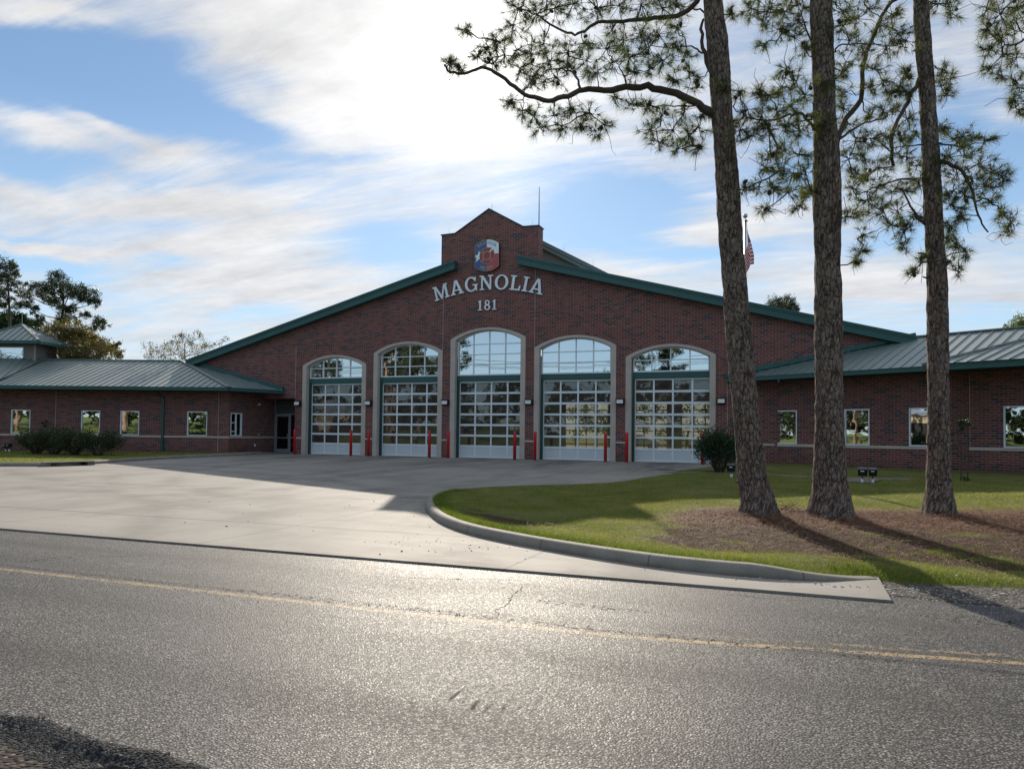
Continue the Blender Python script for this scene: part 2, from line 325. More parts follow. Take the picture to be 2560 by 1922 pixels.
    pf = N.math('MULTIPLY', N.math('MULTIPLY', far, N.math('GREATER_THAN', N.noise(o, 14, 5, .7), .53)), N.mr(x, 12.5, 18, .08, .75))
    pt = N.math('MAXIMUM', N.math('MULTIPLY', pn, N.mr(x, 9, 16, .85, .95)), pf)
    col = N.mix(N.math('MULTIPLY', pt, N.mr(ad, .25, .6, 1.0, .45)), col, (.50, .34, .16))
    # short skid ripples in the near lane
    rip = N.math('SINE', N.math('ADD', N.math('MULTIPLY', N.math('MULTIPLY_ADD', y, .12, x), 68.0), N.math('MULTIPLY', N.noise(o, 3.0, 3), 7.0)))
    sk = N.math('MULTIPLY', patch(13.95, -33.05, .85, .46), N.math('MULTIPLY', N.mr(rip, -1.0, 1.2, .1, .62, True), N.mr(N.noise(o, 7.0, 5, .7), .35, .62, .45, 1.7)), clamp=True)
    col = N.mix(N.math('MULTIPLY', sk, .85), col, (.014, .014, .015))
    # stuck pale chips
    chip = N.math('LESS_THAN', N.vor(o, 2.1), .035)
    col = N.mix(N.math('MULTIPLY', chip, .5), col, (.35, .33, .30))
    N.link(col, b.inputs['Base Color'])
    rg = N.math('ADD', N.math('MULTIPLY_ADD', N.math('POWER', ag, 2.0), -.22, .68), N.math('MULTIPLY', N.math('SUBTRACT', big, .5), .30))
    rg = N.math('MAXIMUM', rg, N.math('MULTIPLY', N.math('MAXIMUM', N.math('MULTIPLY', sk, .9), crk), .95))
    N.link(rg, b.inputs['Roughness'])
    h = N.math('ADD', N.math('MULTIPLY', ar, .5), N.math('ADD', N.math('MULTIPLY', ad, -1.4), N.math('MULTIPLY', crk, -2.5)))
    N.link(N.bump(h, .48, .005), b.inputs['Normal'])
    return m
M['asphalt'] = asphalt_mat()
def shaded_berm_mat():
    m = mat('asphalt_berm', rough=.85, spec=.25); N, b = nt(m)
    o = N.new('ShaderNodeTexCoord').outputs['Object']
    a = N.vor(o, 75, 'F1', 'Color'); r_, g_, b_ = N.sep(a); d = N.vor(o, 75)
    N.link(N.ramp(r_, [(0, (.008, .008, .009)), (.7, (.03, .03, .032)), (.9, (.07, .07, .07)), (1, (.15, .15, .15))]), b.inputs['Base Color'])  # ramp darkened to paint in shade on the slope facing the camera
    N.link(N.bump(N.math('ADD', N.math('MULTIPLY', d, -1.0), N.noise(o, 14, 4, .6)), 1.0, .012), b.inputs['Normal']); return m
M['tar'] = shaded_berm_mat()
def soil_mat():
    m = mat('ground_soil', rough=.95, spec=.2); N, b = nt(m)
    o = N.new('ShaderNodeTexCoord').outputs['Object']
    f = N.noise(o, 2.2, 7, .65); f2 = N.noise(o, 30, 5, .6)
    g = N.ramp(N.math('ADD', N.math('MULTIPLY', f, .5), N.math('MULTIPLY', f2, .5)), [(.3, (.075, .105, .018)), (.5, (.13, .165, .035)), (.62, (.17, .175, .055)), (.75, (.20, .18, .08))])
    N.link(g, b.inputs['Base Color']); N.link(N.bump(f2, .6, .03), b.inputs['Normal']); return m
M['grassland'] = soil_mat()
def lawn_mat():
    m = mat('lawn_soil', rough=.95, spec=.15); N, b = nt(m)
    o = N.new('ShaderNodeTexCoord').outputs['Object']
    ca = N.new('ShaderNodeVertexColor'); ca.layer_name = 'zone'; zr, zg, zb_ = N.sep(ca.outputs[0])
    f = N.noise(o, .8, 6, .65); f2 = N.noise(o, 26, 6, .65); f3 = N.noise(o, 110, 3, .6)
    k = N.math('ADD', N.math('MULTIPLY', f, .45), N.math('ADD', N.math('MULTIPLY', f2, .35), N.math('MULTIPLY', f3, .2)))
    g = N.ramp(k, [(.34, (.055, .066, .014)), (.47, (.11, .122, .03)), (.56, (.16, .155, .055)), (.68, (.23, .20, .10))])
    straw = N.ramp(N.math('ADD', N.math('MULTIPLY', f2, .6), N.math('MULTIPLY', f3, .4)), [(.35, (.036, .013, .008)), (.5, (.11, .042, .022)), (.66, (.20, .085, .043))])
    dirt = N.ramp(f2, [(.3, (.022, .012, .008)), (.7, (.085, .048, .030))])  # bare soil, darkened to paint in the shade under the pines
    wob = N.math('MULTIPLY', N.math('SUBTRACT', N.noise(o, 3.5, 6, .65), .5), 1.1)
    c = N.mix(N.mr(N.math('ADD', zr, wob), .35, .62), g, straw)
    c = N.mix(N.mr(N.math('ADD', zg, wob), .35, .62), c, dirt)
    N.link(c, b.inputs['Base Color']); N.link(N.bump(N.math('ADD', f2, f3), .8, .02), b.inputs['Normal']); return m
M['lawn'] = lawn_mat()
def gravel_mat():
    m = mat('gravel_bed', rough=.95, spec=.2); N, b = nt(m)
    o = N.new('ShaderNodeTexCoord').outputs['Object']
    v = N.vor(o, 34, 'F1', 'Color'); r_, g_, b_ = N.sep(v); d = N.vor(o, 34)
    c = N.ramp(r_, [(0, (.05, .045, .04)), (.6, (.15, .135, .12)), (1, (.42, .39, .35))])
    N.link(N.mix(N.mr(d, .2, .6, 0, .8), c, (.035, .03, .026)), b.inputs['Base Color'])
    N.link(N.bump(N.math('MULTIPLY', d, -1.0), 1.0, .02), b.inputs['Normal']); return m
M['gravel'] = gravel_mat()
def bark_mat():
    m = mat('pine_bark', rough=.9, spec=.25); N, b = nt(m)
    uv = N.new('ShaderNodeUVMap').outputs[0]; o = N.new('ShaderNodeTexCoord').outputs['Object']
    def warp(sc_, amt, mpv, seed):
        nv = N.new('ShaderNodeTexNoise'); N.link(mpv, nv.inputs[0]); nv.inputs['Scale'].default_value = sc_; nv.inputs['Detail'].default_value = 5; nv.inputs['Roughness'].default_value = .65
        s1 = N.new('ShaderNodeVectorMath', operation='SCALE'); N.link(nv.outputs['Color'], s1.inputs[0]); s1.inputs['Scale'].default_value = amt
        a1 = N.new('ShaderNodeVectorMath', operation='ADD'); N.link(mpv, a1.inputs[0]); N.link(s1.outputs[0], a1.inputs[1]); return a1.outputs[0]
    w1_ = warp(9, .16, N.mapping(uv, scale=(1, .34, 1)), 0)
    ve = N.new('ShaderNodeTexVoronoi', feature='DISTANCE_TO_EDGE'); N.link(w1_, ve.inputs['Vector']); ve.inputs['Scale'].default_value = 15
    vc = N.new('ShaderNodeTexVoronoi', feature='F1'); N.link(w1_, vc.inputs['Vector']); vc.inputs['Scale'].default_value = 15
    r_, g_, b_ = N.sep(vc.outputs['Color'])
    w2_ = warp(14, .10, N.mapping(uv, scale=(1, .55, 1), loc=(3, 1, 0)), 1)
    v2 = N.new('ShaderNodeTexVoronoi', feature='F1'); N.link(w2_, v2.inputs['Vector']); v2.inputs['Scale'].default_value = 34
    r2, g2, b2 = N.sep(v2.outputs['Color'])
    open_ = N.mr(N.noise(uv, 5, 4, .6), .35, .65, .45, 1.0)
    e = N.mr(ve.outputs['Distance'], .01, .13, 0, 1, True)
    e = N.math('SUBTRACT', 1.0, N.math('MULTIPLY', N.math('SUBTRACT', 1.0, e), open_))
    tone = N.math('ADD', N.math('MULTIPLY', r_, .5), N.math('MULTIPLY', r2, .5))
    plate = N.ramp(tone, [(.1, (.13, .090, .070)), (.4, (.24, .175, .142)), (.65, (.35, .285, .245)), (.9, (.25, .14, .092))])
    fn = N.noise(N.mapping(uv, scale=(1, .3, 1)), 70, 5, .7)
    plate = N.mix(N.mr(fn, .3, .7, 0, .55), plate, (.07, .052, .044))
    col = N.mix(e, (.024, .017, .014), plate)
    N.link(col, b.inputs['Base Color'])
    h = N.math('ADD', N.math('MULTIPLY', e, .8), N.math('ADD', N.math('MULTIPLY', fn, .4), N.math('MULTIPLY', r2, .35)))
    N.link(N.bump(h, 1.0, .022), b.inputs['Normal']); return m
M['bark'] = bark_mat()
M['twig'] = varied('twig_bark', (.075, .052, .042), .9, .35, 6)
M['cone'] = varied('cone_brown', (.05, .03, .022), .85, .3)
def leaf_mat(name, c1, c2, trans=.35, c3=None):
    m = bpy.data.materials.new(name); m.use_nodes = True; N = NT(m.node_tree); N.n.clear()
    o = N.new('ShaderNodeTexCoord').outputs['Object']
    f = N.math('ADD', N.math('MULTIPLY', N.noise(o, 1.1, 3, .5), .5), N.math('MULTIPLY', N.noise(o, 9, 3, .6), .5))
    st = [(.36, c1), (.56, c2)] + ([(.66, c3)] if c3 else [])
    c = N.ramp(f, st)
    d = N.new('ShaderNodeBsdfPrincipled'); N.link(c, d.inputs['Base Color']); d.inputs['Roughness'].default_value = .5; d.inputs['Specular IOR Level'].default_value = .35
    t = N.new('ShaderNodeBsdfTranslucent'); N.link(N.mix(1.0, c, (1.3, 1.35, .6), 'MULTIPLY'), t.inputs[0])
    mx = N.new('ShaderNodeMixShader'); mx.inputs[0].default_value = trans; N.link(d.outputs[0], mx.inputs[1]); N.link(t.outputs[0], mx.inputs[2])
    out = N.new('ShaderNodeOutputMaterial'); N.link(mx.outputs[0], out.inputs[0]); return m
M['needle'] = leaf_mat('pine_needles', (.055, .070, .026), (.115, .130, .046), .45)
M['needle_far'] = leaf_mat('far_pine_needles', (.022, .036, .018), (.048, .066, .030), .25)
M['leaf_gold'] = leaf_mat('spring_leaves', (.085, .075, .030), (.17, .135, .055), .4, (.24, .18, .085))
M['leaf_dark'] = leaf_mat('dark_leaves', (.016, .038, .014), (.035, .065, .020), .25)
M['leaf_bush'] = leaf_mat('oleander_leaves', (.018, .042, .026), (.038, .070, .040), .25)
M['leaf_hedge'] = leaf_mat('hedge_leaves', (.026, .042, .020), (.055, .070, .034), .22, (.085, .075, .04))
M['leaf_lime'] = leaf_mat('pale_leaves', (.08, .11, .025), (.15, .17, .045), .4)
M['blade'] = leaf_mat('grass_blades', (.12, .145, .028), (.235, .245, .06), .5, (.38, .32, .15))
M['blade_lush'] = leaf_mat('lush_grass', (.085, .122, .020), (.155, .195, .036), .5)
M['straw'] = varied('pine_straw', (.17, .072, .036), .8, .45, 5)
M['straw_pale'] = varied('pale_straw', (.30, .19, .11), .8, .3, 5)  # lighter copy of the straw colour, standing for sunlit glints
M['rock'] = varied('limestone_chip', (.40, .37, .33), .9, .4, 8)

# ------------------------------------------------------------------ mesh helpers
class MB:
    def __init__(s): s.v = []; s.f = []; s.m = []
    def poly(s, pts, mi=0):
        n = len(s.v); s.v += [tuple(p) for p in pts]; s.f.append(tuple(range(n, n + len(pts)))); s.m.append(mi); return s
    def hexa(s, p, mi=0):
        """p: 4 bottom corners (ccw from above) then 4 top corners"""
        n = len(s.v); s.v += [tuple(q) for q in p]
        for f in ((3, 2, 1, 0), (4, 5, 6, 7), (0, 1, 5, 4), (1, 2, 6, 5), (2, 3, 7, 6), (3, 0, 4, 7)): s.f.append(tuple(n + i for i in f)); s.m.append(mi)
        return s
    def box(s, x0, x1, y0, y1, z0, z1, mi=0):
        return s.hexa([(x0, y0, z0), (x1, y0, z0), (x1, y1, z0), (x0, y1, z0), (x0, y0, z1), (x1, y0, z1), (x1, y1, z1), (x0, y1, z1)], mi)
    def obox(s, o, ax, ay, az, x0, x1, y0, y1, z0, z1, mi=0):
        o, ax, ay, az = Vector(o), Vector(ax), Vector(ay), Vector(az)
        P = lambda x, y, z: o + ax * x + ay * y + az * z
        return s.hexa([P(x0, y0, z0), P(x1, y0, z0), P(x1, y1, z0), P(x0, y1, z0), P(x0, y0, z1), P(x1, y0, z1), P(x1, y1, z1), P(x0, y1, z1)], mi)
    def bar(s, a, b, w, h, up=(0, 0, 1), mi=0):
        a, b = Vector(a), Vector(b); d = (b - a).normalized(); sd_ = d.cross(Vector(up)).normalized(); u = sd_.cross(d).normalized()
        return s.obox(a, d, sd_, u, 0, (b - a).length, -w / 2, w / 2, -h / 2, h / 2, mi)
    def tube(s, pts, rad, n=6, mi=0, cap=True, jit=0.0):
        pts = [Vector(p) for p in pts]
        if not hasattr(rad, '__len__'): rad = [rad] * len(pts)
        base = len(s.v); prev = None
        for i, p in enumerate(pts):
            d = (pts[min(i + 1, len(pts) - 1)] - pts[max(i - 1, 0)]).normalized()
            if prev is None:
                a = d.cross(Vector((0, 0, 1)) if abs(d.z) < .9 else Vector((1, 0, 0))).normalized()
            else:
                a = (prev - d * prev.dot(d)).normalized()
            prev = a; c = d.cross(a)
            for k in range(n):
                t = 2 * math.pi * k / n; r_ = rad[i] * (1 + (random.uniform(-jit, jit) if jit else 0))
                s.v.append(tuple(p + a * (math.cos(t) * r_) + c * (math.sin(t) * r_)))
        for i in range(len(pts) - 1):
            for k in range(n):
                k2 = (k + 1) % n
                s.f.append((base + i * n + k, base + i * n + k2, base + (i + 1) * n + k2, base + (i + 1) * n + k)); s.m.append(mi)
        if cap:
            s.f.append(tuple(base + k for k in range(n))[::-1]); s.m.append(mi)
            s.f.append(tuple(base + (len(pts) - 1) * n + k for k in range(n))); s.m.append(mi)
        return s
    def cyl(s, x, y, z0, z1, r, n=16, mi=0): return s.tube([(x, y, z0), (x, y, z1)], r, n, mi)
    def sphere(s, c, r, nu=10, nv=7, sc=(1, 1, 1), mi=0):
        base = len(s.v); c = Vector(c)
        for j in range(nv + 1):
            ph = math.pi * j / nv
            for i in range(nu):
                th = 2 * math.pi * i / nu
                s.v.append((c.x + r * sc[0] * math.sin(ph) * math.cos(th), c.y + r * sc[1] * math.sin(ph) * math.sin(th), c.z + r * sc[2] * math.cos(ph)))
        for j in range(nv):
            for i in range(nu):
                i2 = (i + 1) % nu; s.f.append((base + j * nu + i, base + (j + 1) * nu + i, base + (j + 1) * nu + i2, base + j * nu + i2)); s.m.append(mi)
        return s
    def prism(s, outline, o, ax, ay, az, d0, d1, mi=0, holes=()):
        """fill a 2D outline (with holes) and extrude it along az from d0 to d1"""
        o, ax, ay, az = Vector(o), Vector(ax), Vector(ay), Vector(az)
        loops = [list(outline)] + [list(h) for h in holes]
        tris = geometry.tessellate_polygon([[Vector((p[0], p[1], 0)) for p in lp] for lp in loops])
        flat = [p for lp in loops for p in lp]; n = len(s.v); k = len(flat)
        for d in (d0, d1): s.v += [tuple(o + ax * p[0] + ay * p[1] + az * d) for p in flat]
        for t in tris:
            s.f.append(tuple(n + i for i in t)); s.m.append(mi)
            s.f.append(tuple(n + k + i for i in reversed(t))); s.m.append(mi)
        off = 0
        for lp in loops:
            L = len(lp)
            for i in range(L):
                a, b = off + i, off + (i + 1) % L
                s.f.append((n + a, n + b, n + k + b, n + k + a)); s.m.append(mi)
            off += L
        return s
    def build(s, name, mats, parent=None, smooth=False, uv=True):
        me = bpy.data.meshes.new(name); me.from_pydata(s.v, [], s.f)
        if not isinstance(mats, (list, tuple)): mats = [mats]
        for m in mats: me.materials.append(M[m] if isinstance(m, str) else m)
        if len(mats) > 1: me.polygons.foreach_set('material_index', s.m)
        if smooth: me.polygons.foreach_set('use_smooth', [True] * len(me.polygons))
        if uv:
            ul = me.uv_layers.new(name='UVMap')
            for p in me.polygons:
                nn = p.normal
                hx, hy = (-nn.y, nn.x); L = math.hypot(hx, hy)
                if L < .05: hx, hy, flatf = 1, 0, True
                else:
                    hx /= L; hy /= L; flatf = abs(nn.z) > .7
                for li in p.loop_indices:
                    c = me.vertices[me.loops[li].vertex_index].co
                    ul.data[li].uv = (c.x * hx + c.y * hy, c.z if not flatf else -c.x * hy + c.y * hx)
        return link(name, me, parent)
def link(name, data, parent=None):
    o = bpy.data.objects.new(name, data); COL.objects.link(o)
    if parent is not None:
        o.parent = parent; root = parent
        o.matrix_parent_inverse = world_of(parent).inverted()
    return o
def world_of(o):
    m = Matrix.LocRotScale(o.location, o.rotation_euler, o.scale)
    return m if o.parent is None else world_of(o.parent) @ o.matrix_parent_inverse @ m
def thing(name, label, cat, loc=(0, 0, 0), group=None, rz=0):
    o = bpy.data.objects.new(name, None); COL.objects.link(o); o.location = loc; o.rotation_euler = (0, 0, rz); o.empty_display_size = .2
    return tag(o, label, cat, group)
def tag(o, label, cat, group=None, kind=None):
    o['label'] = label; o['category'] = cat
    if group: o['group'] = group
    if kind: o['kind'] = kind
    return o
def struct(o, kind='structure', label=None):
    o['kind'] = kind
    if label: o['label'] = label
    return o
def dup(root, loc, label=None, rz=None, scale=None):
    r = root.copy(); COL.objects.link(r); r.location = loc
    if rz is not None: r.rotation_euler = (0, 0, rz)
    if scale is not None: r.scale = (scale,) * 3
    if label: r['label'] = label
    for ch in list(root.children):
        c = ch.copy(); COL.objects.link(c); c.parent = r; c.matrix_parent_inverse = ch.matrix_parent_inverse.copy()
        for g in list(ch.children):
            d = g.copy(); COL.objects.link(d); d.parent = c; d.matrix_parent_inverse = g.matrix_parent_inverse.copy()
    return r
def fast_mesh(name, verts, loops_per, mats, parent=None, attr=None):
    """verts (n,3) float array where every `loops_per` verts make one face"""
    n = len(verts); me = bpy.data.meshes.new(name)
    me.vertices.add(n); me.vertices.foreach_set('co', np.ascontiguousarray(verts, dtype=np.float32).ravel())
    me.loops.add(n); me.loops.foreach_set('vertex_index', np.arange(n, dtype=np.int32))
    nf = n // loops_per; me.polygons.add(nf); me.polygons.foreach_set('loop_start', np.arange(0, n, loops_per, dtype=np.int32))
    me.update(calc_edges=True); me.validate()
    for m in (mats if isinstance(mats, (list, tuple)) else [mats]): me.materials.append(M[m])
    return link(name, me, parent)
def unit(v): return v / np.maximum(np.linalg.norm(v, axis=-1, keepdims=True), 1e-9)

# ------------------------------------------------------------------ ground levels
def gzf(y): return -.36 * min(1, max(0, -y / 27.0))
def catmull(pts, per=8):
    pts = [Vector(p) for p in pts]; out = []
    P = [pts[0] * 2 - pts[1]] + pts + [pts[-1] * 2 - pts[-2]]
    for i in range(1, len(P) - 2):
        for k in range(per):
            t = k / per; a, b, c, d = P[i - 1:i + 3]
            out.append(.5 * ((2 * b) + (c - a) * t + (2 * a - 5 * b + 4 * c - d) * t * t + (3 * b - a - 3 * c + d) * t ** 3))
    out.append(pts[-1]); return out
KR = catmull([(16.72, -27.56), (15.9, -28.02), (14.63, -27.98), (13.35, -27.56), (11.67, -26.71), (10.54, -25.96), (9.62, -25.02), (8.80, -23.87), (8.2, -22.85), (7.72, -21.8), (7.42, -20.7), (7.42, -19.8), (7.85, -18.8), (8.8, -17.6), (10.0, -16.5), (10.7, -15.3), (11.0, -13.5), (11.4, -11.5), (11.55, -10.6)], 6)
KL = catmull([(-14.1, -1.3), (-13.95, -4.3), (-14.1, -7.2), (-13.9, -9.4), (-13.45, -11.8), (-12.95, -13.7), (-12.75, -14.7), (-13.1, -15.4), (-14.2, -16.1), (-17.0, -17.4), (-24, -20.2), (-44, -28.3)], 6)
def offset(path, w):
    o = []
    for i, p in enumerate(path):
        d = (path[min(i + 1, len(path) - 1)] - path[max(i - 1, 0)]).normalized(); o.append(Vector((p.x - d.y * w, p.y + d.x * w)))
    return o
kx = np.array([p.x for p in KR]); ky = np.array([p.y for p in KR])
def sstep(a, b, x):
    t = np.clip((x - a) / (b - a), 0, 1); return t * t * (3 - 2 * t)
def kdist(x, y):
    x = np.asarray(x, float); y = np.asarray(y, float)
    d = np.full(x.shape, 1e9)
    for i in range(0, len(kx) - 1):
        ax, ay, bx, by = kx[i], ky[i], kx[i + 1], ky[i + 1]
        t = np.clip(((x - ax) * (bx - ax) + (y - ay) * (by - ay)) / ((bx - ax) ** 2 + (by - ay) ** 2), 0, 1)
        d = np.minimum(d, np.hypot(x - ax - t * (bx - ax), y - ay - t * (by - ay)))
    return d
def wnoise(x, y):
    return (np.sin(x * 1.7 + 1.3 * np.sin(y * 1.1)) + np.sin(y * 2.3 + 1.7 * np.sin(x * .9 + 1)) + .6 * np.sin(x * 4.1 + y * 3.3) + .5 * np.sin(x * 7.3 - y * 6.1)) / 3.1
def lz(x, y):
    x = np.asarray(x, float); y = np.asarray(y, float)
    g = -.36 * np.clip(-y / 27, 0, 1)
    kd = kdist(x, y)
    m = -.07 * sstep(.3, 1.6, kd) * sstep(-15, -20, y)
    edge = sstep(-27.7, -26.9, y) * sstep(15.2, 16.7, x) + (1 - sstep(15.2, 16.7, x))
    base = .13 * edge - .05 * (1 - edge)
    # bank east of the kerb: the lawn drops to the shoulder
    drop = .07 * sstep(-24.2, -27.0, y) * sstep(15.5, 17.5, x)
    berm = .05 * np.exp(-((y + 21.6 - .28 * (x - 16)) / 1.1) ** 2) * sstep(13.4, 14.6, x)
    return g + base + m - drop * .6 + berm + .018 * wnoise(x, y) * sstep(.2, 1, kd)
def straw_zone(x, y):
    c = -22.35 + .30 * (x - 15)
    s_ = np.exp(-(((y - c) / (1.25 + .10 * np.maximum(x - 17, 0))) ** 2)) * sstep(13.0, 14.6, x)
    return np.clip(s_ * 1.9 + .35 * wnoise(x * 1.6, y * 1.6) * s_, 0, 1)
def dirt_zone(x, y):
    c = -24.95 + .10 * (x - 15)
    s_ = np.exp(-(((y - c) / 1.55) ** 2)) * sstep(12.8, 15.2, x) * 1.6
    s_ = s_ + .75 * np.exp(-(((y + 24.2 + .75 * (x - 10.2)) / .7) ** 2)) * sstep(9.0, 9.8, x) * sstep(12.6, 11.2, x)
    return np.clip(s_ * (1.0 + .9 * wnoise(x * 2.1 + 4, y * 2.4)), 0, 1)

M['shoulder_dirt'] = gravel_mat(); _n, _b = nt(M['shoulder_dirt'])
_r = [q for q in _n.n if q.type == 'VALTORGB'][0].color_ramp.elements
for _e, _c in zip(_r, ((.02, .016, .013), (.07, .055, .045), (.22, .19, .16))): _e.color = (*_c, 1)
# one sheet to the horizon
g = MB()
ys = [-400, -120, -90, -75, -60, -52, -45, -41, -38, -34.65]
def gheight(y):
    if y > -41: return -.62
    if y > -60: return -.5 + (-45 - min(y, -45)) * .06
    return .4 + (-60 - y) * .05 if y > -120 else 3.4 + (-120 - y) * .01
xs = [-400, -200, -100, -60, -30, -10, 0, 10, 20, 30, 60, 100, 200, 400]
allys = ys + [-30, -27, -20, -10, 0, 30, 100, 400]
for i in range(len(xs) - 1):
    for j in range(len(allys) - 1):
        def zz(y): return gheight(y) if y < -30 else -.5 + (.32 * (y + 30) / 30 if y < 0 else .32)
        g.poly([(xs[i], allys[j], zz(allys[j])), (xs[i + 1], allys[j], zz(allys[j])), (xs[i + 1], allys[j + 1], zz(allys[j + 1])), (xs[i], allys[j + 1], zz(allys[j + 1]))])
struct(g.build('ground', 'grassland', uv=False))
# road: slightly crowned sheet with a ragged near edge
def rz_(y): return -.40 + .03 * (1 - ((y + 31.2) / 3.2) ** 2)
rd = MB(); X = [-300, -120, -60, -30, -15, -5] + [0 + .5 * i for i in range(60)] + [32, 45, 80, 150, 300]
ragg = {x: -34.36 + .05 * math.sin(x * 2.3) + .03 * math.sin(x * 6.1) for x in X}
Y = [-28.40, -29.6, -30.4, -31.2, -32.0, -32.8, -33.6]
for a, b in zip(X[:-1], X[1:]):
    for c, d in zip(Y[:-1], Y[1:]):
        rd.poly([(a, d, rz_(d)), (b, d, rz_(d)), (b, c, rz_(c)), (a, c, rz_(c))])
    rd.poly([(a, ragg[a], rz_(-34.36)), (b, ragg[b], rz_(-34.36)), (b, Y[-1], rz_(Y[-1])), (a, Y[-1], rz_(Y[-1]))])
struct(rd.build('road', 'asphalt', uv=False))
# crumbled asphalt lip along the near edge and the bare shoulder below it
sh = MB(); nx = 800; prof = [(0, 0), (-.02, .006), (-.045, .004), (-.07, -.006), (-.095, -.018), (-.12, -.030), (-.145, -.042), (-.17, -.052), (-.20, -.058), (-.26, -.075)]
X2 = np.linspace(6, 22, nx)
rr = rng.normal(0, 1, (nx, len(prof))); rr += 1.4 * np.repeat(rng.normal(0, 1, (nx // 8, len(prof))), 8, 0)
for i in range(nx):
    for k, (dy, dz) in enumerate(prof):
        x = X2[i]; y0 = -34.36 + .05 * math.sin(x * 2.3) + .03 * math.sin(x * 6.1)
        sh.v.append((x, y0 + .01 + dy + rr[i, k] * .0045 * (k > 0), rz_(-34.36) + .003 + dz + rr[i, k] * .0035 * (k > 0)))
for i in range(nx - 1):
    for k in range(len(prof) - 1):
        a = i * len(prof) + k; sh.f.append((a, a + 1, a + 1 + len(prof), a + len(prof))); sh.m.append(0)
struct(sh.build('road_edge', 'tar', uv=False))
vb = MB(); vb.box(-60, 60, -37.2, -34.45, -.60, -.462)
struct(vb.build('shoulder', 'shoulder_dirt', uv=False))
# driveway slab
dv = MB(); DX = [-60, -45, -30, -20, -10, -5, 0, 5, 10, 13, 16.74]; DY = [-28.75, -27, -24, -20, -15, -10, -5, 0]
for a, b in zip(DX[:-1], DX[1:]):
    for c, d in zip(DY[:-1], DY[1:]):
        if a >= -20 and b <= 16.8 or d <= -15:
            dv.poly([(a, c, gzf(c)), (b, c, gzf(c)), (b, d, gzf(d)), (a, d, gzf(d))])
    dv.poly([(a, -28.75, -.46), (b, -28.75, -.46), (b, -28.75, -.36), (a, -28.75, -.36)])
dv.poly([(16.74, -28.75, -.46), (16.74, -24, -.46), (16.74, -24, -.32), (16.74, -28.75, -.36)])
dv.box(-12.6, 12.7, 0.002, .60, -.3, 0.0)
dv.poly([(-15.4, 0, 0), (-12.6, 0, 0), (-12.6, 1.55, 0), (-15.4, 1.55, 0)])
struct(dv.build('driveway', 'concrete', uv=False))
ap = MB(); ap.poly([(-40, 24.4, -.012), (40, 24.4, -.012), (40, 60, -.05), (-40, 60, -.05)])
struct(ap.build('rear_yard', 'concrete', uv=False))
# patched gravel where the kerb dies out
gb = MB()
for k in range(60):   # ragged front edge feathering out onto the asphalt
    xa, xb = 16.745 + k * .3, 16.745 + (k + 1) * .3
    ya, yb = [-28.50 + .07 * math.sin(q * 3.1) + .04 * math.sin(q * 8.3) for q in (xa, xb)]
    gb.poly([(xa, ya + .12, -.380), (xb, yb + .12, -.380), (xb, -26.9, -.40), (xa, -26.9, -.40)]); gb.poly([(xa, ya, -.405), (xb, yb, -.405), (xb, yb + .12, -.380), (xa, ya + .12, -.380)])
struct(gb.build('gravel_verge', 'gravel', uv=False))

def sweep(path, name, hfun, inward):
    prof = [(0, -.06), (0.0, .02), (.015, .09), (.035, .128), (.065, .148), (.165, .152), (.18, .14), (.18, -.06)]
    mb = MB(); lens = [0]
    for i in range(1, len(path)): lens.append(lens[-1] + (path[i] - path[i - 1]).length)
    offs = {u: offset(path, u * inward) for u, _ in prof}
    np_ = len(prof)
    for i, p in enumerate(path):
        for u, h in prof:
            q = offs[u][i]; hh = hfun(i / (len(path) - 1), p); mb.v.append((q.x, q.y, gzf(p.y) + (h * hh if h > 0 else h)))
    for i in range(len(path) - 1):
        for k in range(np_ - 1):
            a = i * np_ + k; f = (a, a + np_, a + np_ + 1, a + 1); mb.f.append(f if inward > 0 else f[::-1]); mb.m.append(0)
    o = mb.build(name, 'kerb', smooth=True, uv=False)
    me = o.data; ul = me.uv_layers.new(name='UVMap')
    for p in me.polygons:
        for li in p.loop_indices:
            vi = me.loops[li].vertex_index; ul.data[li].uv = (lens[vi // np_], prof[vi % np_][1])
    return o
kr = sweep(KR, 'kerb', lambda t, p: float(max(.10, min(1, (16.72 - p.x) / 1.35))) if p.y < -26 else 1, -1)
tag(kr, 'rounded concrete kerb curving round the lawn of the tall pines and dying out by the road', 'kerb')
kl = sweep(KL, 'kerb', lambda t, p: 1, -1)
tag(kl, 'far concrete kerb edging the left lawn, with the storm drain mouth in it', 'kerb')

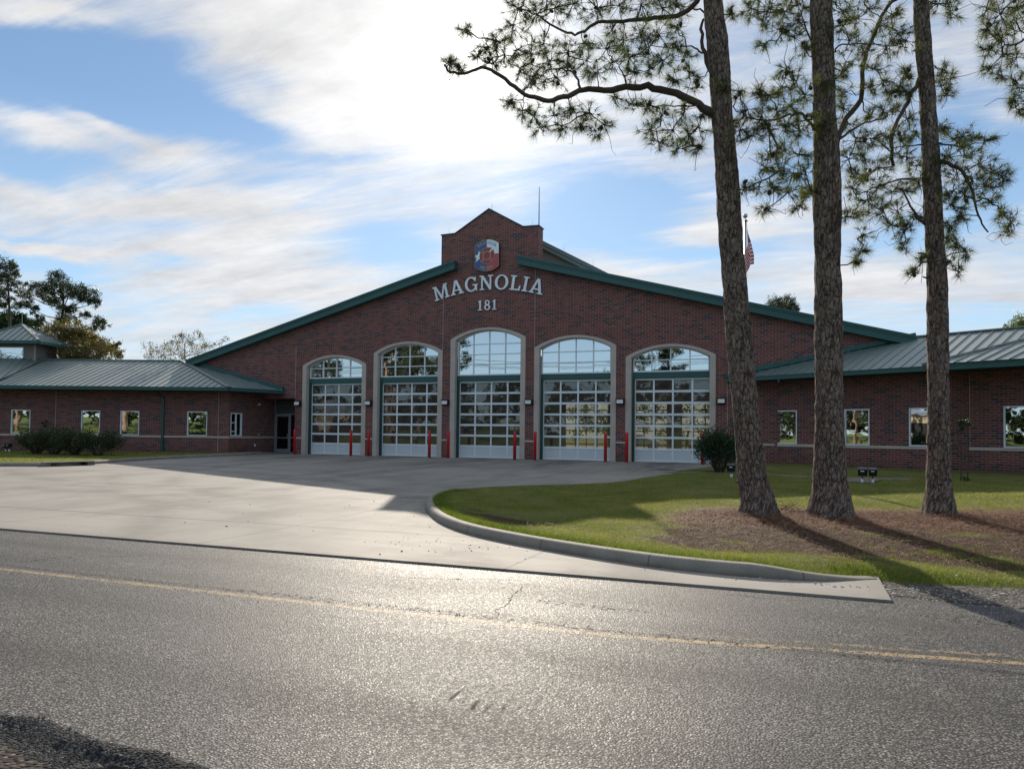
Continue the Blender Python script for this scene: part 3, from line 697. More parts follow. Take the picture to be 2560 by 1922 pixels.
def lawn(name, outline, zf, step, zones=True, label=None):
    bb = [min(p[0] for p in outline), max(p[0] for p in outline), min(p[1] for p in outline), max(p[1] for p in outline)]
    n = len(outline); vs = [Vector((p[0], p[1])) for p in outline]; ed = [(i, (i + 1) % n) for i in range(n)]
    ox = np.array([p[0] for p in outline]); oy = np.array([p[1] for p in outline])
    def inside(px, py):
        c = np.zeros(px.shape, bool); j = n - 1
        for i in range(n):
            cond = ((oy[i] > py) != (oy[j] > py)) & (px < (ox[j] - ox[i]) * (py - oy[i]) / (oy[j] - oy[i] + 1e-12) + ox[i]); c ^= cond; j = i
        return c
    gx, gy = np.meshgrid(np.arange(bb[0], bb[1], step), np.arange(bb[2], bb[3], step))
    gx = gx.ravel() + .01; gy = gy.ravel() + .01; ins = inside(gx, gy)
    vs += [Vector((a, b)) for a, b in zip(gx[ins], gy[ins])]
    rv, re, rf, *_ = geometry.delaunay_2d_cdt(vs, ed, [], 1, 1e-5)
    co = np.array([(v[0], v[1]) for v in rv]); z = zf(co[:, 0], co[:, 1])
    fcs = [tuple(f) for f in rf]; nco = len(co)
    oz = zf(ox, oy); sk_ = [(ox[i], oy[i], float(oz[i])) for i in range(n)] + [(ox[i], oy[i], float(oz[i]) - .4) for i in range(n)]
    skf = [(nco + i, nco + (i + 1) % n, nco + n + (i + 1) % n, nco + n + i) for i in range(n)]
    me = bpy.data.meshes.new(name); me.from_pydata([(a, b, c) for (a, b), c in zip(co, z)] + sk_, [], fcs + skf)
    co = np.concatenate([co, np.stack([ox, oy], 1), np.stack([ox, oy], 1)])
    me.materials.append(M['lawn']); me.polygons.foreach_set('use_smooth', [True] * len(me.polygons))
    ca = me.color_attributes.new('zone', 'FLOAT_COLOR', 'POINT')
    cc = np.zeros((len(co), 4), np.float32); cc[:, 3] = 1
    if zones: cc[:, 0] = straw_zone(co[:, 0], co[:, 1]); cc[:, 1] = dirt_zone(co[:, 0], co[:, 1])
    ca.data.foreach_set('color', cc.ravel())
    o = link(name, me); struct(o); return inside
KRi = offset(KR, -.17)
out_r = [(p.x, p.y) for p in KRi] + [(11.55, -9.2), (12.1, -7.0), (12.6, -4.2), (12.75, .02), (14.9, .06), (22.3, -3.4), (34, -10), (60, -24), (60, -27.8), (30, -27.76), (24, -27.82), (21, -27.7), (19, -27.8), (18.2, -27.68), (17.4, -27.76)]
in_right = lawn('lawn', out_r, lz, .30)
KLi = offset(KL, -.17)
def lzl(x, y): return -.36 * np.clip(-np.asarray(y) / 27, 0, 1) + .14 + .01 * wnoise(x, y)
out_l = [(p.x, p.y) for p in KLi] + [(-60, -24), (-60, -10), (-31, -8.2), (-15.5, -2.65), (-14.5, -1.0)]
in_left = lawn('lawn', out_l, lzl, .8, False)
# walk along the east wing and the stub beside the entrance
def ribbon(name, pts, w, dz, zf, m):
    P2 = catmull(pts, 5); a, b = offset(P2, w / 2), offset(P2, -w / 2); mb = MB()
    for i in range(len(P2) - 1):
        q = [a[i], b[i], b[i + 1], a[i + 1]]; mb.poly([(v.x, v.y, float(zf(v.x, v.y)) + dz) for v in q])
    return struct(mb.build(name, m, uv=False))
ribbon('path', [(11.3, -10.2), (12.6, -9.6), (13.9, -9.5), (15.5, -10.0), (17.0, -10.6), (18.3, -10.4), (19.6, -9.9)], 1.0, .012, lz, 'kerb')
pp = MB(); pp.poly([(17.0, -12.3, .0), (17.9, -12.5, 0), (18.6, -10.2, 0), (17.5, -10.2, 0)]); pp.v = [(x, y, float(lz(x, y)) + .02) for x, y, _ in pp.v]
struct(pp.build('path', 'kerb', uv=False))
sb = MB(); sb.hexa([(-14.2, -2.2, -.05), (-13.7, -2.2, -.05), (-12.9, -.01, -.05), (-15.38, -.01, -.05), (-14.2, -2.2, .10), (-13.7, -2.2, .02), (-12.9, -.01, .012), (-15.38, -.01, .10)])
struct(sb.build('path', 'kerb', uv=False))

# ------------------------------------------------------------------ fire station
ST = thing('fire_station', 'wide brick fire station with five arched bays, green metal roofs and two splayed wings', 'building', (0, 0, 0))
def part(mb, name, m, parent=None, smooth=False, uv=True): return mb.build(name, m, parent or ST, smooth, uv)
PIT, HW, WI, H = 4.967, 2.233, 1.95, 4.27
SHO = [5.37, 6.00, 6.61, 6.00, 5.37]; RISE = .59
BX = [(i - 2) * PIT for i in range(5)]
def arc(hw, zs, rise, n=16):
    Rr = (hw * hw + rise * rise) / (2 * rise); cz = zs + rise - Rr; a0 = math.asin(hw / Rr)
    return [(Rr * math.sin(a0 - 2 * a0 * i / n), cz + Rr * math.cos(a0 - 2 * a0 * i / n)) for i in range(n + 1)]   # right to left
def arch_path(cx, hw, zs, rise, z0, n=16):
    """doorway outline, starting bottom right, over the top, to bottom left"""
    return [(cx + hw, z0)] + [(cx + x, z) for x, z in arc(hw, zs, rise, n)] + [(cx - hw, z0)]
slope = .2655
def rake(x): return 10.72 - slope * (abs(x) - 1.9)
# facade: one outline with the bay openings as notches, running up into the stepped parapet
o = [(-12.7, 3.37), (-12.7, -.02)]
for i in range(5):
    o += arch_path(BX[i], HW - .1, SHO[i] - .02, RISE, -.02)[::-1]
o += [(19.9, -.02), (19.9, rake(19.9)), (2.9, rake(2.9)), (2.9, 12.55), (2.02, 12.57), (0, 13.74), (-2.05, 12.55), (-2.9, 12.54), (-2.9, rake(2.9)), (-20.3, rake(20.3)), (-20.3, 3.37)]
fw_ = MB()
tr = geometry.tessellate_polygon([[Vector((x, z, 0)) for x, z in o]])
fw_.v = [(x, 0, z) for x, z in o]; fw_.f = [tuple(t) for t in tr]; fw_.m = [0] * len(tr)
# underside and cheeks of the entrance recess
fw_.poly([(-15.4, 0, 3.37), (-12.7, 0, 3.37), (-12.7, 1.55, 3.37), (-15.4, 1.55, 3.37)])
fw_.poly([(-12.7, 0, 0), (-12.7, 1.55, 0), (-12.7, 1.55, 3.37), (-12.7, 0, 3.37)])
part(fw_, 'front_wall', 'brick')
pw = MB()   # parapet block behind the facade line
pw.poly([(2.9, 0, 9.6), (2.9, .75, 9.6), (2.9, .75, 12.6), (2.9, 0, 12.55)])
pw.poly([(-2.9, .75, 9.6), (-2.9, 0, 9.6), (-2.9, 0, 12.54), (-2.9, .75, 12.6)])
pw.poly([(-2.9, .75, 9.6), (-2.9, .75, 12.55), (-2.05, .75, 12.55), (0, .75, 13.74), (2.02, .75, 12.57), (2.9, .75, 12.55), (2.9, .75, 9.6)])
part(pw, 'parapet', 'brick')
cp = MB(); cpl = [(-2.93, 12.54), (-2.05, 12.56), (0, 13.75), (2.02, 12.58), (2.93, 12.56)]
for a, b in zip(cpl[:-1], cpl[1:]):
    d = Vector((b[0] - a[0], 0, b[1] - a[1])).normalized(); nn = Vector((-d.z, 0, d.x))
    cp.obox((a[0], 0, a[1]), d, (0, 1, 0), nn, -.02, math.hypot(b[0] - a[0], b[1] - a[1]) + .02, -.05, .80, 0, .055)
part(cp, 'parapet_coping', 'green')
# expansion joints in the brickwork
for x, z0, z1 in ((-12.70, 3.4, 6.6), (-2.74, 0.0, 9.6), (2.74, 0.0, 10.35), (12.72, 0.0, 4.1)):
    j = MB(); j.box(x - .011, x + .011, -.004, .0, z0 + .02, min(z1, rake(x) - .03)); part(j, 'expansion_joint', 'joint')
# raking fascias (stepped profile) with soffit, left and right
for sgn in (-1, 1):
    f = MB(); xa, xb = 1.87, 20.85 if sgn > 0 else 20.9
    za, zb = 10.95, 10.95 - slope * (xb - xa)
    L = math.hypot(xb - xa, zb - za); d = Vector((sgn * (xb - xa), 0, zb - za)).normalized(); up = Vector((0, 0, 1))
    O = Vector((sgn * xa, 0, za))
    def seg(y0, y1, h0, h1):
        P = lambda t, y, h: O + d * t + Vector((0, y, 0)) + up * h
        q = [P(0, y0, h0), P(L, y0, h0), P(L, y1, h0), P(0, y1, h0), P(0, y0, h1), P(L, y0, h1), P(L, y1, h1), P(0, y1, h1)]
        f.hexa(q if sgn > 0 else [q[i] for i in (1, 0, 3, 2, 5, 4, 7, 6)])
    seg(-.45, -.005, -.47, -.19); seg(-.48, -.002, -.187, -.10); seg(-.52, .30, -.097, .0)
    part(f, 'fascia', 'green')
    r_ = MB()  # roof slope behind
    P = lambda x, y: (sgn * x, y, 10.93 - slope * (x - 1.9))
    r_.poly([P(2.92, .02), P(20.9, .02), P(20.9, 24.5), P(2.92, 24.5)][::(1 if sgn < 0 else -1)])
    r_.poly([(0, .78, 11.44), P(2.92, .78), P(2.92, 24.5), (0, 24.5, 11.44)][::(1 if sgn < 0 else -1)])
    part(r_, 'main_roof', 'roof')
# raised roof monitor behind the parapet
mo = MB(); sl = .557
zm = lambda x: 12.42 - sl * (x - 2.2)
mo.poly([(-5.6, 2.6, 9.7), (5.6, 2.6, 9.7), (5.6, 2.6, zm(5.6) - .1), (0, 2.6, zm(0) - .1), (-5.6, 2.6, zm(5.6) - .1)])
part(mo, 'monitor_gable', 'beige')
for sgn in (-1, 1):
    f = MB(); d = Vector((sgn, 0, -sl)).normalized(); nn = Vector((sgn * sl, 0, 1)).normalized(); L = math.hypot(6.1, 6.1 * sl)
    O = Vector((0, 0, zm(0)))
    for y0, y1, h0, h1 in ((2.35, 2.55, -.34, -.14), (2.28, 2.55, -.137, 0)):
        f.obox(O, d, (0, 1, 0), nn, .02, L, y0, y1, h0, h1)
    part(f, 'monitor_fascia', 'trim_pale')
    f = MB(); f.obox(O, d, (0, 1, 0), nn, .02, L, 2.25, 21, .003, .05); part(f, 'monitor_roof', 'roof')

# bays: stone surround, green frame and beam, arched window, overhead glass door
GZ = .30
for i in range(5):
    cx, zs = BX[i], SHO[i]
    s_ = MB()
    outer = arch_path(cx, HW, zs, RISE, 0.0); inner = arch_path(cx, WI, zs - .06, RISE - .07, 0.0)
    n = len(outer)
    for k in range(n - 1):   # face ring and reveal, voussoir by voussoir
        a, b, c, d = outer[k], outer[k + 1], inner[k + 1], inner[k]
        s_.poly([(a[0], -.03, a[1]), (b[0], -.03, b[1]), (c[0], -.03, c[1]), (d[0], -.03, d[1])][::-1])
        s_.poly([(d[0], -.03, d[1]), (c[0], -.03, c[1]), (c[0], .25, c[1]), (d[0], .25, d[1])][::-1])
        s_.poly([(a[0], -.03, a[1]), (b[0], -.03, b[1]), (b[0], .06, b[1]), (a[0], .06, a[1])])
    jn = s_   # mortar joints between the blocks
    for z in [.72 + .73 * k for k in range(int((zs - .5) / .73) + 1)]:
        for sg in (-1, 1):
            xa, xb = sorted((cx + sg * WI, cx + sg * HW)); jn.box(xa, xb, -.033, -.0305, z - .006, z + .006, 1)
            xr = cx + sg * WI; jn.box(min(xr, xr - sg * .003), max(xr, xr - sg * .003), -.033, .25, z - .006, z + .006, 1)
    for k in range(1, n - 2, 2):
        a, d = outer[k + 1] if k + 1 < n - 1 else outer[k], inner[k + 1] if k + 1 < n - 1 else inner[k]
        jn.bar((a[0], -.0315, a[1]), (d[0], -.0315, d[1]), .012, .003, (0, 1, 0), 1)
    part(s_, 'stone_surround', ['stone', 'joint'])
    # green steel frame
    fr = MB()
    for sg in (-1, 1):
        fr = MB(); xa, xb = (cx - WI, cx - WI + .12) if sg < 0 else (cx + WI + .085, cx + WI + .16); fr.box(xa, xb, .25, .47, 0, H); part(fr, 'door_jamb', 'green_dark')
    bm_ = MB(); bm_.box(cx - WI, cx + WI, .27, .50, H + .002, H + .31); bm_.box(cx - WI, cx + WI, .255, .268, H + .02, H + .30); part(bm_, 'header_beam', 'green')
    # arched window
    wz0, rows = H + .312, (2, 3, 4, 3, 2)[i]
    wr = zs - .06 + RISE - .07
    def top_at(x):
        rise = RISE - .07; Rr = (WI * WI + rise * rise) / (2 * rise); cz = zs - .06 + rise - Rr
        return cz + math.sqrt(max(0, Rr * Rr - (x - cx) ** 2))
    wf = MB(); hwf = WI - .045
    wf.box(cx - hwf, cx + hwf, GZ - .06, GZ + .04, wz0 + .0, wz0 + .07)
    for sg in (-1, 1):
        xa, xb = sorted((cx + sg * hwf, cx + sg * (hwf - .05))); wf.box(xa, xb, GZ - .06, GZ + .04, wz0 + .07, top_at(cx + hwf) - .0)
    ap_ = arc(WI, zs - .06, RISE - .07, 20)
    for (a, b) in zip(ap_[:-1], ap_[1:]):
        wf.poly([(cx + a[0], GZ - .06, a[1]), (cx + b[0], GZ - .06, b[1]), (cx + b[0] * .975, GZ - .06, b[1] - .055), (cx + a[0] * .975, GZ - .06, a[1] - .055)][::-1])
        wf.poly([(cx + a[0] * .975, GZ - .06, a[1] - .055), (cx + b[0] * .975, GZ - .06, b[1] - .055), (cx + b[0] * .975, GZ + .03, b[1] - .055), (cx + a[0] * .975, GZ + .03, a[1] - .055)][::-1])
    W4 = 2 * hwf / 4
    for k in (1, 2, 3):
        x = cx - hwf + W4 * k; wf.box(x - .027, x + .027, GZ - .05, GZ + .03, wz0 + .07, top_at(x) - .03)
    for k in range(1, rows):
        z = wz0 + .07 + .565 * k - .03
        xm = hwf - .05 if z < top_at(cx + hwf) - .06 else math.sqrt(max(0, (((WI * WI + .52 ** 2) / 1.04)) ** 2 - (z + .05 - (zs - .06 + .52 - (WI * WI + .52 ** 2) / 1.04)) ** 2))
        xm = min(xm, hwf - .05)
        for c0 in range(4):
            xa = max(cx - hwf + W4 * c0 + .03, cx - xm); xb = min(cx - hwf + W4 * (c0 + 1) - .03, cx + xm)
            if xb > xa: wf.box(xa, xb, GZ - .045, GZ + .025, z - .024, z + .024)
    wfo = part(wf, 'arched_window', 'white')
    # each pane glazed on its own with the slight tilt real panes have
    zl = [wz0 + .07] + [wz0 + .07 + .565 * k - .03 for k in range(1, rows)] + [99]
    for c0 in range(4):
        for rr_ in range(rows):
            xa, xb = cx - hwf + W4 * c0 + .01, cx - hwf + W4 * (c0 + 1) - .01
            z0 = zl[rr_]; pts = [(xa, z0), (xb, z0)]
            if zl[rr_ + 1] < 50: pts += [(xb, zl[rr_ + 1]), (xa, zl[rr_ + 1])]
            else: pts += [(xb - (xb - xa) * t / 5, max(z0 + .02, top_at(xb - (xb - xa) * t / 5) - .03)) for t in range(6)]
            tx, tz = random.uniform(-.0025, .0025), random.uniform(-.0025, .0025); mx_, mz_ = (xa + xb) / 2, z0 + .28
            pm = MB(); pm.poly([(x, GZ + (x - mx_) * tx + (z - mz_) * tz, z) for x, z in pts]); part(pm, 'window_pane', 'glass_arch', wfo, uv=False)
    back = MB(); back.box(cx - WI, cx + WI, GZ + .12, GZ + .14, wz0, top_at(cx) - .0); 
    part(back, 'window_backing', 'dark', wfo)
    # overhead sectional door: rails, stiles, six glazed rows over a solid bottom row
    DY0 = .40; dx = 1.93; dc = cx + .10; rows_z = [0, .66] + [.66 + (H - .66 - .07) / 6 * k for k in range(1, 7)]
    fr = MB(); W5 = (2 * dx) / 4
    for k, z in enumerate(rows_z):
        if k == 0: fr.box(dc - dx, dc + dx, DY0 - .02, DY0 + .05, .012, .10)
        elif k == 7: fr.box(dc - dx, dc + dx, DY0 - .02, DY0 + .05, z - .02, z + .069)
        else:
            fr.box(dc - dx, dc + dx, DY0 - .02, DY0 + .05, z - .062, z - .004); fr.box(dc - dx, dc + dx, DY0 - .018, DY0 + .05, z, z + .052)
    for k in range(5):
        x = dc - dx + W5 * k; w = .05 if k in (0, 4) else .042
        xa, xb = max(dc - dx, x - w), min(dc + dx, x + w)
        for a, b in zip(rows_z[:-1], rows_z[1:]):
            za_, zb_ = (a + .052 if a > 0 else .10), (b - .062 if b < rows_z[-1] - .01 else b - .02)
            fr.box(xa, xb, DY0 - .012, DY0 + .045, za_, zb_)
    do = part(fr, 'overhead_door', 'white')
    bp = MB()
    for k in range(4):
        xa, xb = dc - dx + W5 * k + .035, dc - dx + W5 * (k + 1) - .035; bp.box(xa, xb, DY0 + .002, DY0 + .03, .10, .605)
    part(bp, 'bottom_panel', 'panel', do)
    for rr_ in range(1, 7):
        for k in range(4):
            xa, xb = dc - dx + W5 * k + .03, dc - dx + W5 * (k + 1) - .03; za_, zb_ = rows_z[rr_] + .04, rows_z[rr_ + 1] - .05
            tx, tz = random.uniform(-.006, .006), random.uniform(-.006, .006); mx_, mz_ = (xa + xb) / 2, (za_ + zb_) / 2
            pm = MB(); pm.poly([(x, DY0 + .01 + (x - mx_) * tx + (z - mz_) * tz, z) for x, z in ((xa, za_), (xb, za_), (xb, zb_), (xa, zb_))]); part(pm, 'glass_pane', 'glass_door', do, uv=False)
# stone belt course on the piers
for xa, xb in [(-12.69, BX[0] - HW)] + [(BX[i] + HW, BX[i + 1] - HW) for i in range(4)] + [(BX[4] + HW, 14.9)]:
    b = MB(); b.box(xa + .004, xb - .004, -.03, .01, .93, 1.03); part(b, 'stone_band', 'stone')

# interior of the engine hall with the rear doors
inn = MB()
inn.poly([(-15, .6, .001), (15, .6, .001), (15, 24, .001), (-15, 24, .001)])
part(inn, 'hall_floor', 'concrete', uv=False)
inn = MB()
inn.poly([(-13, .62, 0), (-13, 24, 0), (-13, 24, 5.6), (-13, .62, 5.6)]); inn.poly([(13.2, 24, 0), (13.2, .62, 0), (13.2, .62, 5.6), (13.2, 24, 5.6)])
inn.poly([(-13, .62, 5.6), (13.2, .62, 5.6), (13.2, 24, 5.6), (-13, 24, 5.6)])
BR = [b - .9 for b in BX]
xs_ = [-13] + sum([[BR[i] - 1.9, BR[i] + 1.9] for i in range(5)], []) + [13.2]
for k in range(0, len(xs_), 2):
    inn.box(xs_[k], xs_[k + 1], 24, 24.4, 0, 5.6)
for i in range(5): inn.box(BR[i] - 1.9, BR[i] + 1.9, 24, 24.4, 4.1, 5.6)
M['inner'] = varied('hall_wall', (.20, .18, .12), .8, .1)
part(inn, 'hall_wall', 'inner')
for i in range(2):   # two rear doors are shut
    fr = MB(); fr.box(BR[i] - 1.9, BR[i] + 1.9, 24.07, 24.2, 0, 4.1); part(fr, 'rear_door', 'inner')
for i in range(2, 5):
    fr = MB()
    for k in range(5): x = BR[i] - 1.9 + 3.8 * k / 4; fr.box(max(BR[i] - 1.9, x - .04), min(BR[i] + 1.9, x + .04), 24.1, 24.16, 0, 4.1)
    for k in range(8): z = 4.06 / 7 * k; fr.box(BR[i] - 1.9, BR[i] + 1.9, 24.09, 24.165, max(0, z - .05), z + .04)
    part(fr, 'rear_door', 'green_dark')
hull = MB(); hull.poly([(20.3, .02, 0), (20.3, 24.5, 0), (20.3, 24.5, 5.8), (20.3, .02, 5.8)]); hull.poly([(-20.3, 24.5, 0), (-20.3, .02, 0), (-20.3, .02, 5.8), (-20.3, 24.5, 5.8)])
part(hull, 'side_wall', 'brick')

# ---- standing-seam roof facets
def facet(poly, down, spacing, name='wing_roof', seam=.038):
    """flat facet with raised seams running down the slope"""
    P3 = [Vector(p) for p in poly]; nrm = geometry.normal(P3[:3]); nrm = nrm if nrm.z > 0 else -nrm
    dn = Vector(down); dn = (dn - nrm * dn.dot(nrm)).normalized(); ac = nrm.cross(dn).normalized(); O = P3[0]
    q = [((p - O).dot(ac), (p - O).dot(dn)) for p in P3]
    mb = MB(); mb.poly(P3)
    lo, hi = min(a for a, _ in q), max(a for a, _ in q); a = lo + spacing * .5
    while a < hi:
        ss = []
        for (x1, y1), (x2, y2) in zip(q, q[1:] + q[:1]):
            if (x1 - a) * (x2 - a) < 0: ss.append(y1 + (y2 - y1) * (a - x1) / (x2 - x1))
        ss.sort()
        if len(ss) >= 2 and ss[-1] - ss[0] > .1: mb.obox(O, ac, dn, nrm, a - .016, a + .016, ss[0] + .02, ss[-1] - .01, .002, seam)
        a += spacing
    return part(mb, name, 'roof')
def ridge_cap(a, b, name='ridge_cap', w=.26): 
    mb = MB(); mb.bar(Vector(a) + Vector((0, 0, .035)), Vector(b) + Vector((0, 0, .035)), w, .05); part(mb, name, 'roof')
def gutter(a, b, h=.19, w=.16, name='gutter'):
    a, b = Vector(a), Vector(b); mb = MB(); mb.bar(a - Vector((0, 0, h / 2 + .01)), b - Vector((0, 0, h / 2 + .01)), w, h); mb.bar(a - Vector((0, 0, .02)), b - Vector((0, 0, .02)), w + .05, .035); part(mb, name, 'green')

# east wing
RC = Vector((14.925, .084, 0)); ra = -.514; dr = Vector((math.cos(ra), math.sin(ra), 0)); nr = Vector((-math.sin(ra), math.cos(ra), 0))
def RW(t, n, z): return RC + dr * t + nr * n + Vector((0, 0, z))
T2 = 8.103; N2 = .62
def wall_open(mb, O, d, n, t0, t1, z0, z1, wins, depth=.10):
    """a wall from t0 to t1 with rectangular openings, plus their reveals"""
    ts = sorted({t0, t1} | {w[0] for w in wins} | {w[1] for w in wins})
    for a, b in zip(ts[:-1], ts[1:]):
        w = [w for w in wins if w[0] <= a + 1e-6 and w[1] >= b - 1e-6]
        spans = [(z0, z1)] if not w else [(z0, w[0][2]), (w[0][3], z1)]
        for za, zb in spans:
            mb.poly([O + d * a + Vector((0, 0, za)), O + d * b + Vector((0, 0, za)), O + d * b + Vector((0, 0, zb)), O + d * a + Vector((0, 0, zb))])
    for (a, b, za, zb) in wins:
        for p, q in (((a, za), (b, za)), ((b, za), (b, zb)), ((b, zb), (a, zb)), ((a, zb), (a, za))):
            A, B_ = O + d * p[0] + Vector((0, 0, p[1])), O + d * q[0] + Vector((0, 0, q[1])); mb.poly([A, B_, B_ + n * depth, A + n * depth])
def wing_window(O, d, n, t0, t1, z0, z1, mull=False, f=.05):
    """white frame set in the opening with a mirror-like pane"""
    mb = MB(); O = Vector(O); up = Vector((0, 0, 1))
    for a, b, c, e in ((t0, t1, z0, z0 + f), (t0, t1, z1 - f, z1), (t0, t0 + f, z0 + f, z1 - f), (t1 - f, t1, z0 + f, z1 - f)): mb.obox(O, d, n, up, a, b, -.02, .06, c, e)
    if mull:
        tm = t0 + (t1 - t0) * .5; mb.obox(O, d, n, up, tm - .03, tm + .03, -.015, .055, z0 + f, z1 - f)
        for zz in (z0 + (z1 - z0) * .2, z0 + (z1 - z0) * .57): mb.obox(O, d, n, up, t0 + f, tm - .03, -.012, .05, zz - .03, zz + .03)
    wo_ = part(mb, 'window', 'white')
    tx, tz = random.uniform(-.012, .012), random.uniform(-.004, .004); tm, zm_ = (t0 + t1) / 2, (z0 + z1) / 2
    pm = MB(); pm.poly([O + d * t + n * (.03 + (t - tm) * tx + (z - zm_) * tz) + up * z for t, z in ((t0 + .02, z0 + .02), (t1 - .02, z0 + .02), (t1 - .02, z1 - .02), (t0 + .02, z1 - .02))])
    part(pm, 'window_pane', 'glass_win', wo_, uv=False)
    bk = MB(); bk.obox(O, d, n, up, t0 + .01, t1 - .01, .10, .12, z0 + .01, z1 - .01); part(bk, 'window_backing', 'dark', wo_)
w1 = [(0.0, 1.11, 1.03, 2.60), (3.36, 4.46, 1.03, 2.60), (6.08, 7.18, 1.03, 2.60)]
wl = MB(); wall_open(wl, RC, dr, nr, -.05, 7.59, -.35, 4.2, w1)
P1, P2_ = RW(7.59, 0, 0), RW(T2, N2, 0); dj = (P2_ - P1).normalized()
wall_open(wl, P1, dj, Vector((-dj.y, dj.x, 0)), 0, (P2_ - P1).length, -.35, 4.2, [])
w2 = [(1.20, 3.0, 1.03, 2.63), (6.5, 7.6, 1.03, 2.6)]
wall_open(wl, P2_, dr, nr, 0, 14, -.5, 4.2, w2)
part(wl, 'wing_wall', 'brick')
for a in w1: wing_window(RC, dr, nr, *a)
for a in w2: wing_window(P2_, dr, nr, *a)
for O_, a, b in ((RC, -.02, 7.60), (P2_, .0, 14)):
    mb = MB(); mb.obox(O_, dr, nr, (0, 0, 1), a, b, -.035, .01, .90, 1.03); part(mb, 'stone_band', 'stone')
mb = MB(); mb.obox(P2_, dr, nr, (0, 0, 1), .02, .042, -.004, .002, 1.05, 4.1); part(mb, 'expansion_joint', 'joint')
zE, sE, nR = 4.19, .42, 2.85; zr_ = zE + sE * (nR + 1.2)
A_, B_ = Vector((12.63, 0, zE)), Vector((20.87, 0, zr_))
facet([A_, RW(20, -1.2, zE), RW(20, nR, zr_), B_], -nr - Vector((0, 0, .4)), .42)
facet([B_, RW(20, nR, zr_), RW(20, nR + 4, zE), RW(4, nR + 4, zE)], nr - Vector((0, 0, .4)), .42)
# low cross-hip lapped over the slope further along
ta, tb = 7.05, 12.3; lift = Vector((0, 0, .07))
facet([RW(ta, -1.2, zE) + lift, RW(20, -1.2, zE) + lift, RW(20, nR - .02, zr_) + lift, RW(tb, nR - .02, zr_) + lift], (-nr - dr * .33 - Vector((0, 0, .4))), .44)
ridge_cap(RW(ta, -1.2, zE) + lift, RW(tb, nR, zr_) + lift, w=.2)
ridge_cap(B_, RW(20, nR, zr_))
mb = MB(); mb.bar(A_ + Vector((.0, -.07, .12)), B_ + Vector((0, -.07, .10)), .12, .20, (0, 0, 1)); part(mb, 'flashing', 'green')
gutter(A_ + Vector((.05, -.05, 0)), RW(20, -1.2, zE))
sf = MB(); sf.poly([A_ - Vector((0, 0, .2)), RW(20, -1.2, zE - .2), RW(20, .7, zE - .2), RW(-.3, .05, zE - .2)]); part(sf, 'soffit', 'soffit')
gutter_end = MB(); gutter_end.obox(RW(.9, -1.2, zE - .34), dr, nr, (0, 0, 1), -.05, .05, -.05, .05, 0, .14); part(gutter_end, 'downspout', 'green')

# west wing
LC = Vector((-15.4, -2.6, 0)); la = .33; dl = Vector((math.cos(la), math.sin(la), 0)); nl = Vector((-math.sin(la), math.cos(la), 0))
def LW(t, n, z): return LC + dl * t + nl * n + Vector((0, 0, z))
zL = 3.86; C1 = Vector((-14.64, -3.56, zL)); E2 = Vector((-13.5, 0, zL)); RR = Vector((-21.73, 0.0, 5.89))
lw = [(-13.17, -12.0, 1.05, 2.48), (-8.90, -7.76, 1.05, 2.48), (-6.53, -5.39, 1.05, 2.48), (-2.50, -1.30, 1.05, 2.48)]
mb = MB(); wall_open(mb, LC, dl, nl, -26, 0, -.1, 3.9, lw); part(mb, 'wing_wall', 'brick')
for a in lw: wing_window(LC, dl, nl, *a)
mb = MB(); mb.obox(LC, dl, nl, (0, 0, 1), -26, .0, -.035, .005, .93, 1.04); part(mb, 'stone_band', 'stone')
mb = MB(); mb.obox(LC, dl, nl, (0, 0, 1), -1.0, .03, -.045, .01, 0, .93); mb.obox(LC, dl, nl, (0, 0, 1), -1.0, .03, -.045, .01, 1.04, 3.8); part(mb, 'pilaster', 'brick')
for t in (-10.47, -1.006, -.62):
    mb = MB(); yb = -.052 if t > -1 else -.006; mb.obox(LC, dl, nl, (0, 0, 1), t - .012, t + .012, yb, yb + .006, .1, 3.7); part(mb, 'expansion_joint', 'joint')
# return wall with the small window, facing east
mb = MB(); Ex = Vector((0, 1, 0)); Nx = Vector((-1, 0, 0))
wall_open(mb, LC, Ex, Nx, .001, 4.15, -.1, 3.9, [(.12, 1.10, 1.05, 2.44)]); part(mb, 'wing_wall', 'brick')
wing_window(LC, Ex, Nx, .12, 1.10, 1.05, 2.44, True, .07)
mb = MB(); mb.box(-15.405, -15.365, -2.6, 1.5, .93, 1.04); part(mb, 'stone_band', 'stone')
# roof facets
ds_ = 30
Lf = C1 - dl * ds_; Rf = RR - dl * ds_
facet([Lf, C1, RR, Rf], -nl - Vector((0, 0, .35)), .42)
facet([C1, E2, Vector((-20.5, 0, 5.60)), RR], Vector((1, -.2, -.3)), .42)
facet([RR, Rf, Rf + nl * 5.6 - Vector((0, 0, 1.9)), RR + nl * 5.6 - Vector((0, 0, 1.9))], nl - Vector((0, 0, .35)), .42)
ridge_cap(C1, RR); ridge_cap(RR, Rf)
mb = MB(); mb.bar(E2 + Vector((-.06, -.07, .12)), Vector((-20.5, -.07, 5.72)), .12, .22); part(mb, 'flashing', 'green')
gutter(Lf, C1); gutter(C1, E2 + Vector((0, -.04, 0)))
sf = MB(); sf.poly([Lf - Vector((0, 0, .2)), C1 - Vector((0, 0, .2)), LW(0, .05, zL - .2), LW(-30, .05, zL - .2)]); sf.poly([C1 - Vector((0, 0, .2)), E2 - Vector((0, 0, .2)), (-15.42, -.0, zL - .2), (-15.42, -2.65, zL - .2)]); part(sf, 'soffit', 'soffit')
